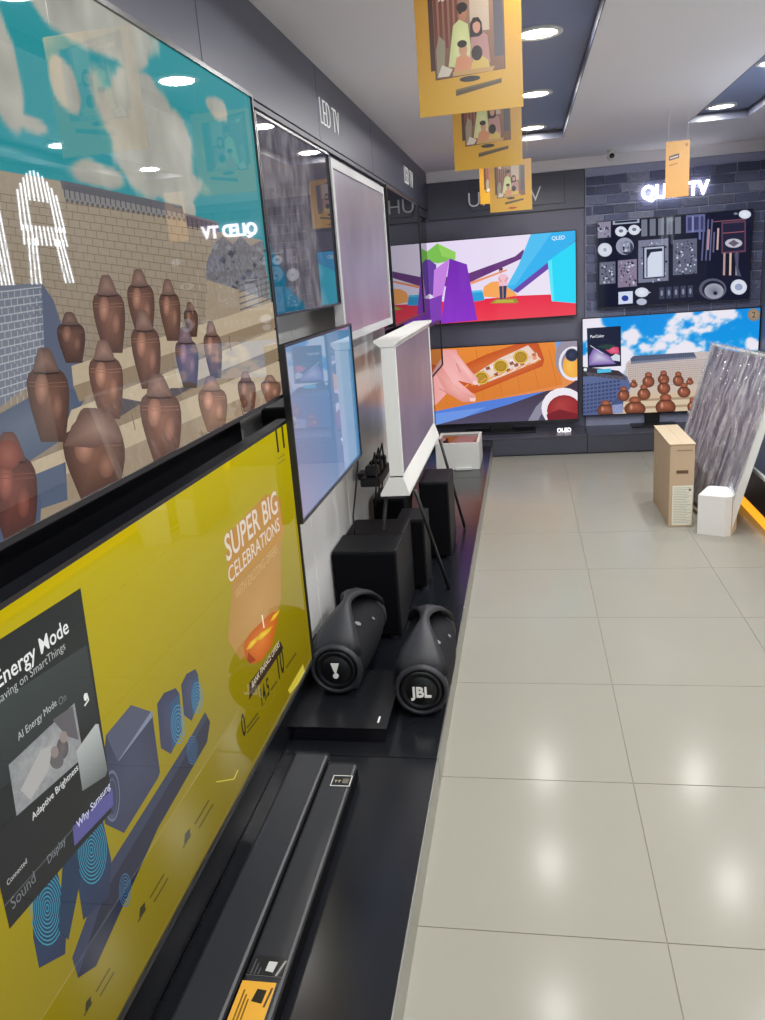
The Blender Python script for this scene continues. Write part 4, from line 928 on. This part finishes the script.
# white display tray near the corner
tr = thing('display_tray', 'white open display tray with glossy top near the back corner', 'tray', (-.51, 6.02, .102))
bm = bm_new()
for b in ((-.16, .16, -.21, -.19, .0, .20), (-.16, .16, .19, .21, 0, .20), (-.16, -.14, -.19, .19, 0, .20), (.14, .16, -.19, .19, 0, .20)): add_box(bm, *b)
link('rim', mesh(bm), M_WPLAS, tr); box('plinth', (-.15, .15, -.205, .20, .0, .05), M_PLATB, tr); box('glass_top', (-.14, .14, -.19, .19, .05, .188), mat('glossy dark mirror top', (60, 40, 46), .05, spec=.9), tr)  # pinkish mirror colour: reflection of the food screen is painted in
tube('cord', [(-.10, .02, .193), (-.08, -.05, .199), (-.11, -.09, .193), (-.07, -.12, .197), (-.10, -.16, .193)], .004, M_BLACK, tr)
box('front_badge', (-.02, .10, -.232, -.222, .0, .022), M_WPLAS, tr, .003)

# ------------------------------------------------------------------ cardboard carton
cx = thing('cardboard_carton', 'tall narrow brown cardboard carton standing on the tile floor', 'box', (.855, 4.645, 0))
cx.rotation_euler = (0, 0, .0)
cw, cl, chh = .067, .58, .488
box('body', (-cw, cw, 0, cl, 0, chh-.004), M_CARD, cx, .003)
box('top_flap', (-cw-.004, .0, -.004, cl, chh-.0035, chh), mat('pale cardboard flap', (196, 178, 150), .75, var=.04), cx)
box('top_flap', (.001, cw+.004, -.004, cl, chh-.0035, chh), mat('pale cardboard flap', (196, 178, 150), .75), cx)
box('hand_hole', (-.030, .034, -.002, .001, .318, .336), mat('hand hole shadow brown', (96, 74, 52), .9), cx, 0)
P = Pic(.110, .235)
def d_lab(P):
    P.base(lambda u, v: [226+0*u, 224+0*v, 208+0*u, 0], 2, 2)
    for k in range(22):
        y = .95-.042*k; P.upoly([(.06, y), (.94-.3*((k*7) % 5)/5, y), (.94-.3*((k*7) % 5)/5, y-.012), (.06, y-.012)], (160, 160, 150))
    P.upoly([(.80, .86), (.93, .86), (.93, .92), (.80, .92)], (110, 106, 96))
d_lab(P); o = link('shipping_label', P.mesh('label'), M_PRINT, cx); o.location = (.006, -.0012, .012)
box('printed_line', (-.03, .055, -.0008, .001, .448, .453), mat('faded print', (150, 122, 92), .9), cx)

# ------------------------------------------------------------------ wrapped television leaning on the right platform
wt = bpy.data.objects.new('wrapped_television', None); COL.objects.link(wt); wt.empty_display_size = .05
tag(wt, 'television wrapped in clear plastic film leaning beside the cardboard carton', 'television')
A = Vector((1.055, 4.48, .02)); Bv = Vector((.905, 5.42, .02)); TA = Vector((1.315, 4.48, .93))
ex = (A-Bv).normalized(); ez = (TA-A); ez = (ez-ex*ez.dot(ex)).normalized(); ey = ez.cross(ex)   # ey points away from the viewer
WW = (A-Bv).length; HH = .97
mw = Matrix((ex, ey, ez)).transposed().to_4x4(); mw.translation = (A+Bv)/2; wt.matrix_world = mw
bm = bm_new(); bzl = .012
for b in ((-WW/2, WW/2, 0, .04, 0, bzl), (-WW/2, WW/2, 0, .04, HH-bzl, HH), (-WW/2, -WW/2+bzl, 0, .04, bzl, HH-bzl), (WW/2-bzl, WW/2, 0, .04, bzl, HH-bzl)): add_box(bm, *b)
link('frame', mesh(bm), M_WPLAS, wt); box('panel', (-WW/2+.02, WW/2-.02, .004, .036, .02, HH-.02), mat('dull violet grey screen', (70, 64, 96), .25, var=.4, vscale=3), wt)
fm = bpy.data.materials.new('clear crinkled film'); fm.use_nodes = True; nt = fm.node_tree
for n in list(nt.nodes): nt.nodes.remove(n)
fo = nt.nodes.new('ShaderNodeOutputMaterial'); mx = nt.nodes.new('ShaderNodeMixShader'); tr_ = nt.nodes.new('ShaderNodeBsdfTransparent'); gl = nt.nodes.new('ShaderNodeBsdfGlossy'); df = nt.nodes.new('ShaderNodeBsdfDiffuse'); m2 = nt.nodes.new('ShaderNodeMixShader')
gl.inputs['Roughness'].default_value = .16; df.inputs['Color'].default_value = (.75, .75, .82, 1)
tc = nt.nodes.new('ShaderNodeTexCoord'); mp = nt.nodes.new('ShaderNodeMapping'); mp.inputs['Scale'].default_value = (9, 9, 3.2); mp.inputs['Rotation'].default_value = (0, .5, 0)
nz = nt.nodes.new('ShaderNodeTexNoise'); nz.inputs['Scale'].default_value = 2.4; nz.inputs['Detail'].default_value = 7; nz.inputs['Distortion'].default_value = 1.2
bp = nt.nodes.new('ShaderNodeBump'); bp.inputs['Strength'].default_value = 1; bp.inputs['Distance'].default_value = .05
nt.links.new(tc.outputs['Object'], mp.inputs[0]); nt.links.new(mp.outputs[0], nz.inputs['Vector']); nt.links.new(nz.outputs['Fac'], bp.inputs['Height']); nt.links.new(bp.outputs[0], gl.inputs['Normal'])
m2.inputs[0].default_value = .40
mp2 = nt.nodes.new('ShaderNodeMapping'); mp2.inputs['Scale'].default_value = (16, 5, 3); mp2.inputs['Rotation'].default_value = (0, .75, 0)
n3 = nt.nodes.new('ShaderNodeTexNoise'); n3.inputs['Scale'].default_value = 1.6; n3.inputs['Detail'].default_value = 8; n3.inputs['Distortion'].default_value = .8
rp = nt.nodes.new('ShaderNodeMapRange'); rp.inputs[1].default_value = .38; rp.inputs[2].default_value = .68; rp.inputs[3].default_value = .22; rp.inputs[4].default_value = .85
nt.links.new(tc.outputs['Object'], mp2.inputs[0]); nt.links.new(mp2.outputs[0], n3.inputs['Vector']); nt.links.new(n3.outputs['Fac'], rp.inputs[0]); nt.links.new(rp.outputs[0], mx.inputs[0])
nt.links.new(gl.outputs[0], m2.inputs[1]); nt.links.new(df.outputs[0], m2.inputs[2]); nt.links.new(tr_.outputs[0], mx.inputs[1]); nt.links.new(m2.outputs[0], mx.inputs[2]); nt.links.new(mx.outputs[0], fo.inputs[0])
rr = random.Random(4); bm = bm_new(); nx, nz_ = 44, 44; V = []
for j in range(nz_+1):
    for i in range(nx+1):
        u, v = i/nx, j/nz_; x = (u-.5)*(WW+.012); z = .05+v*(HH-.04)
        f = float(fbm(np.array(u*7+v*3), np.array(v*5-u*2), 4))
        V.append(bm.verts.new((x, -.006-.030*f*(math.sin(math.pi*u)*math.sin(math.pi*min(1, v+.1)))**.5-rr.uniform(0, .004), z)))
for j in range(nz_):
    for i in range(nx): a = j*(nx+1)+i; bm.faces.new((V[a], V[a+1], V[a+nx+2], V[a+nx+1]))
link('plastic_film', mesh(bm), fm, wt)
# foam cap on the near lower corner
bm = bm_new(); ol = [(-.085, -.085), (.055, -.085), (.085, -.06), (.085, .075), (-.06, .075), (-.085, .05)]
a = [bm.verts.new((x*1.0, y, 0)) for x, y in ol]; b = [bm.verts.new((x*1.02, y, .225)) for x, y in ol]; c = [bm.verts.new((x*.8, y*.8, .245)) for x, y in ol]
bm.faces.new(a); bm.faces.new(c)
for A_, B_ in ((a, b), (b, c)):
    for i in range(6): bm.faces.new((A_[i], A_[(i+1) % 6], B_[(i+1) % 6], B_[i]))
fc = link('foam_cap', mesh(bm), M_FOAM); fc.parent = wt; fc.matrix_parent_inverse = wt.matrix_world.inverted()
fc.matrix_basis = Matrix.Translation((1.035, 4.555, 0)) @ Matrix.Rotation(-.45, 4, 'Z')
fc['label'] = 'white packing foam corner block'
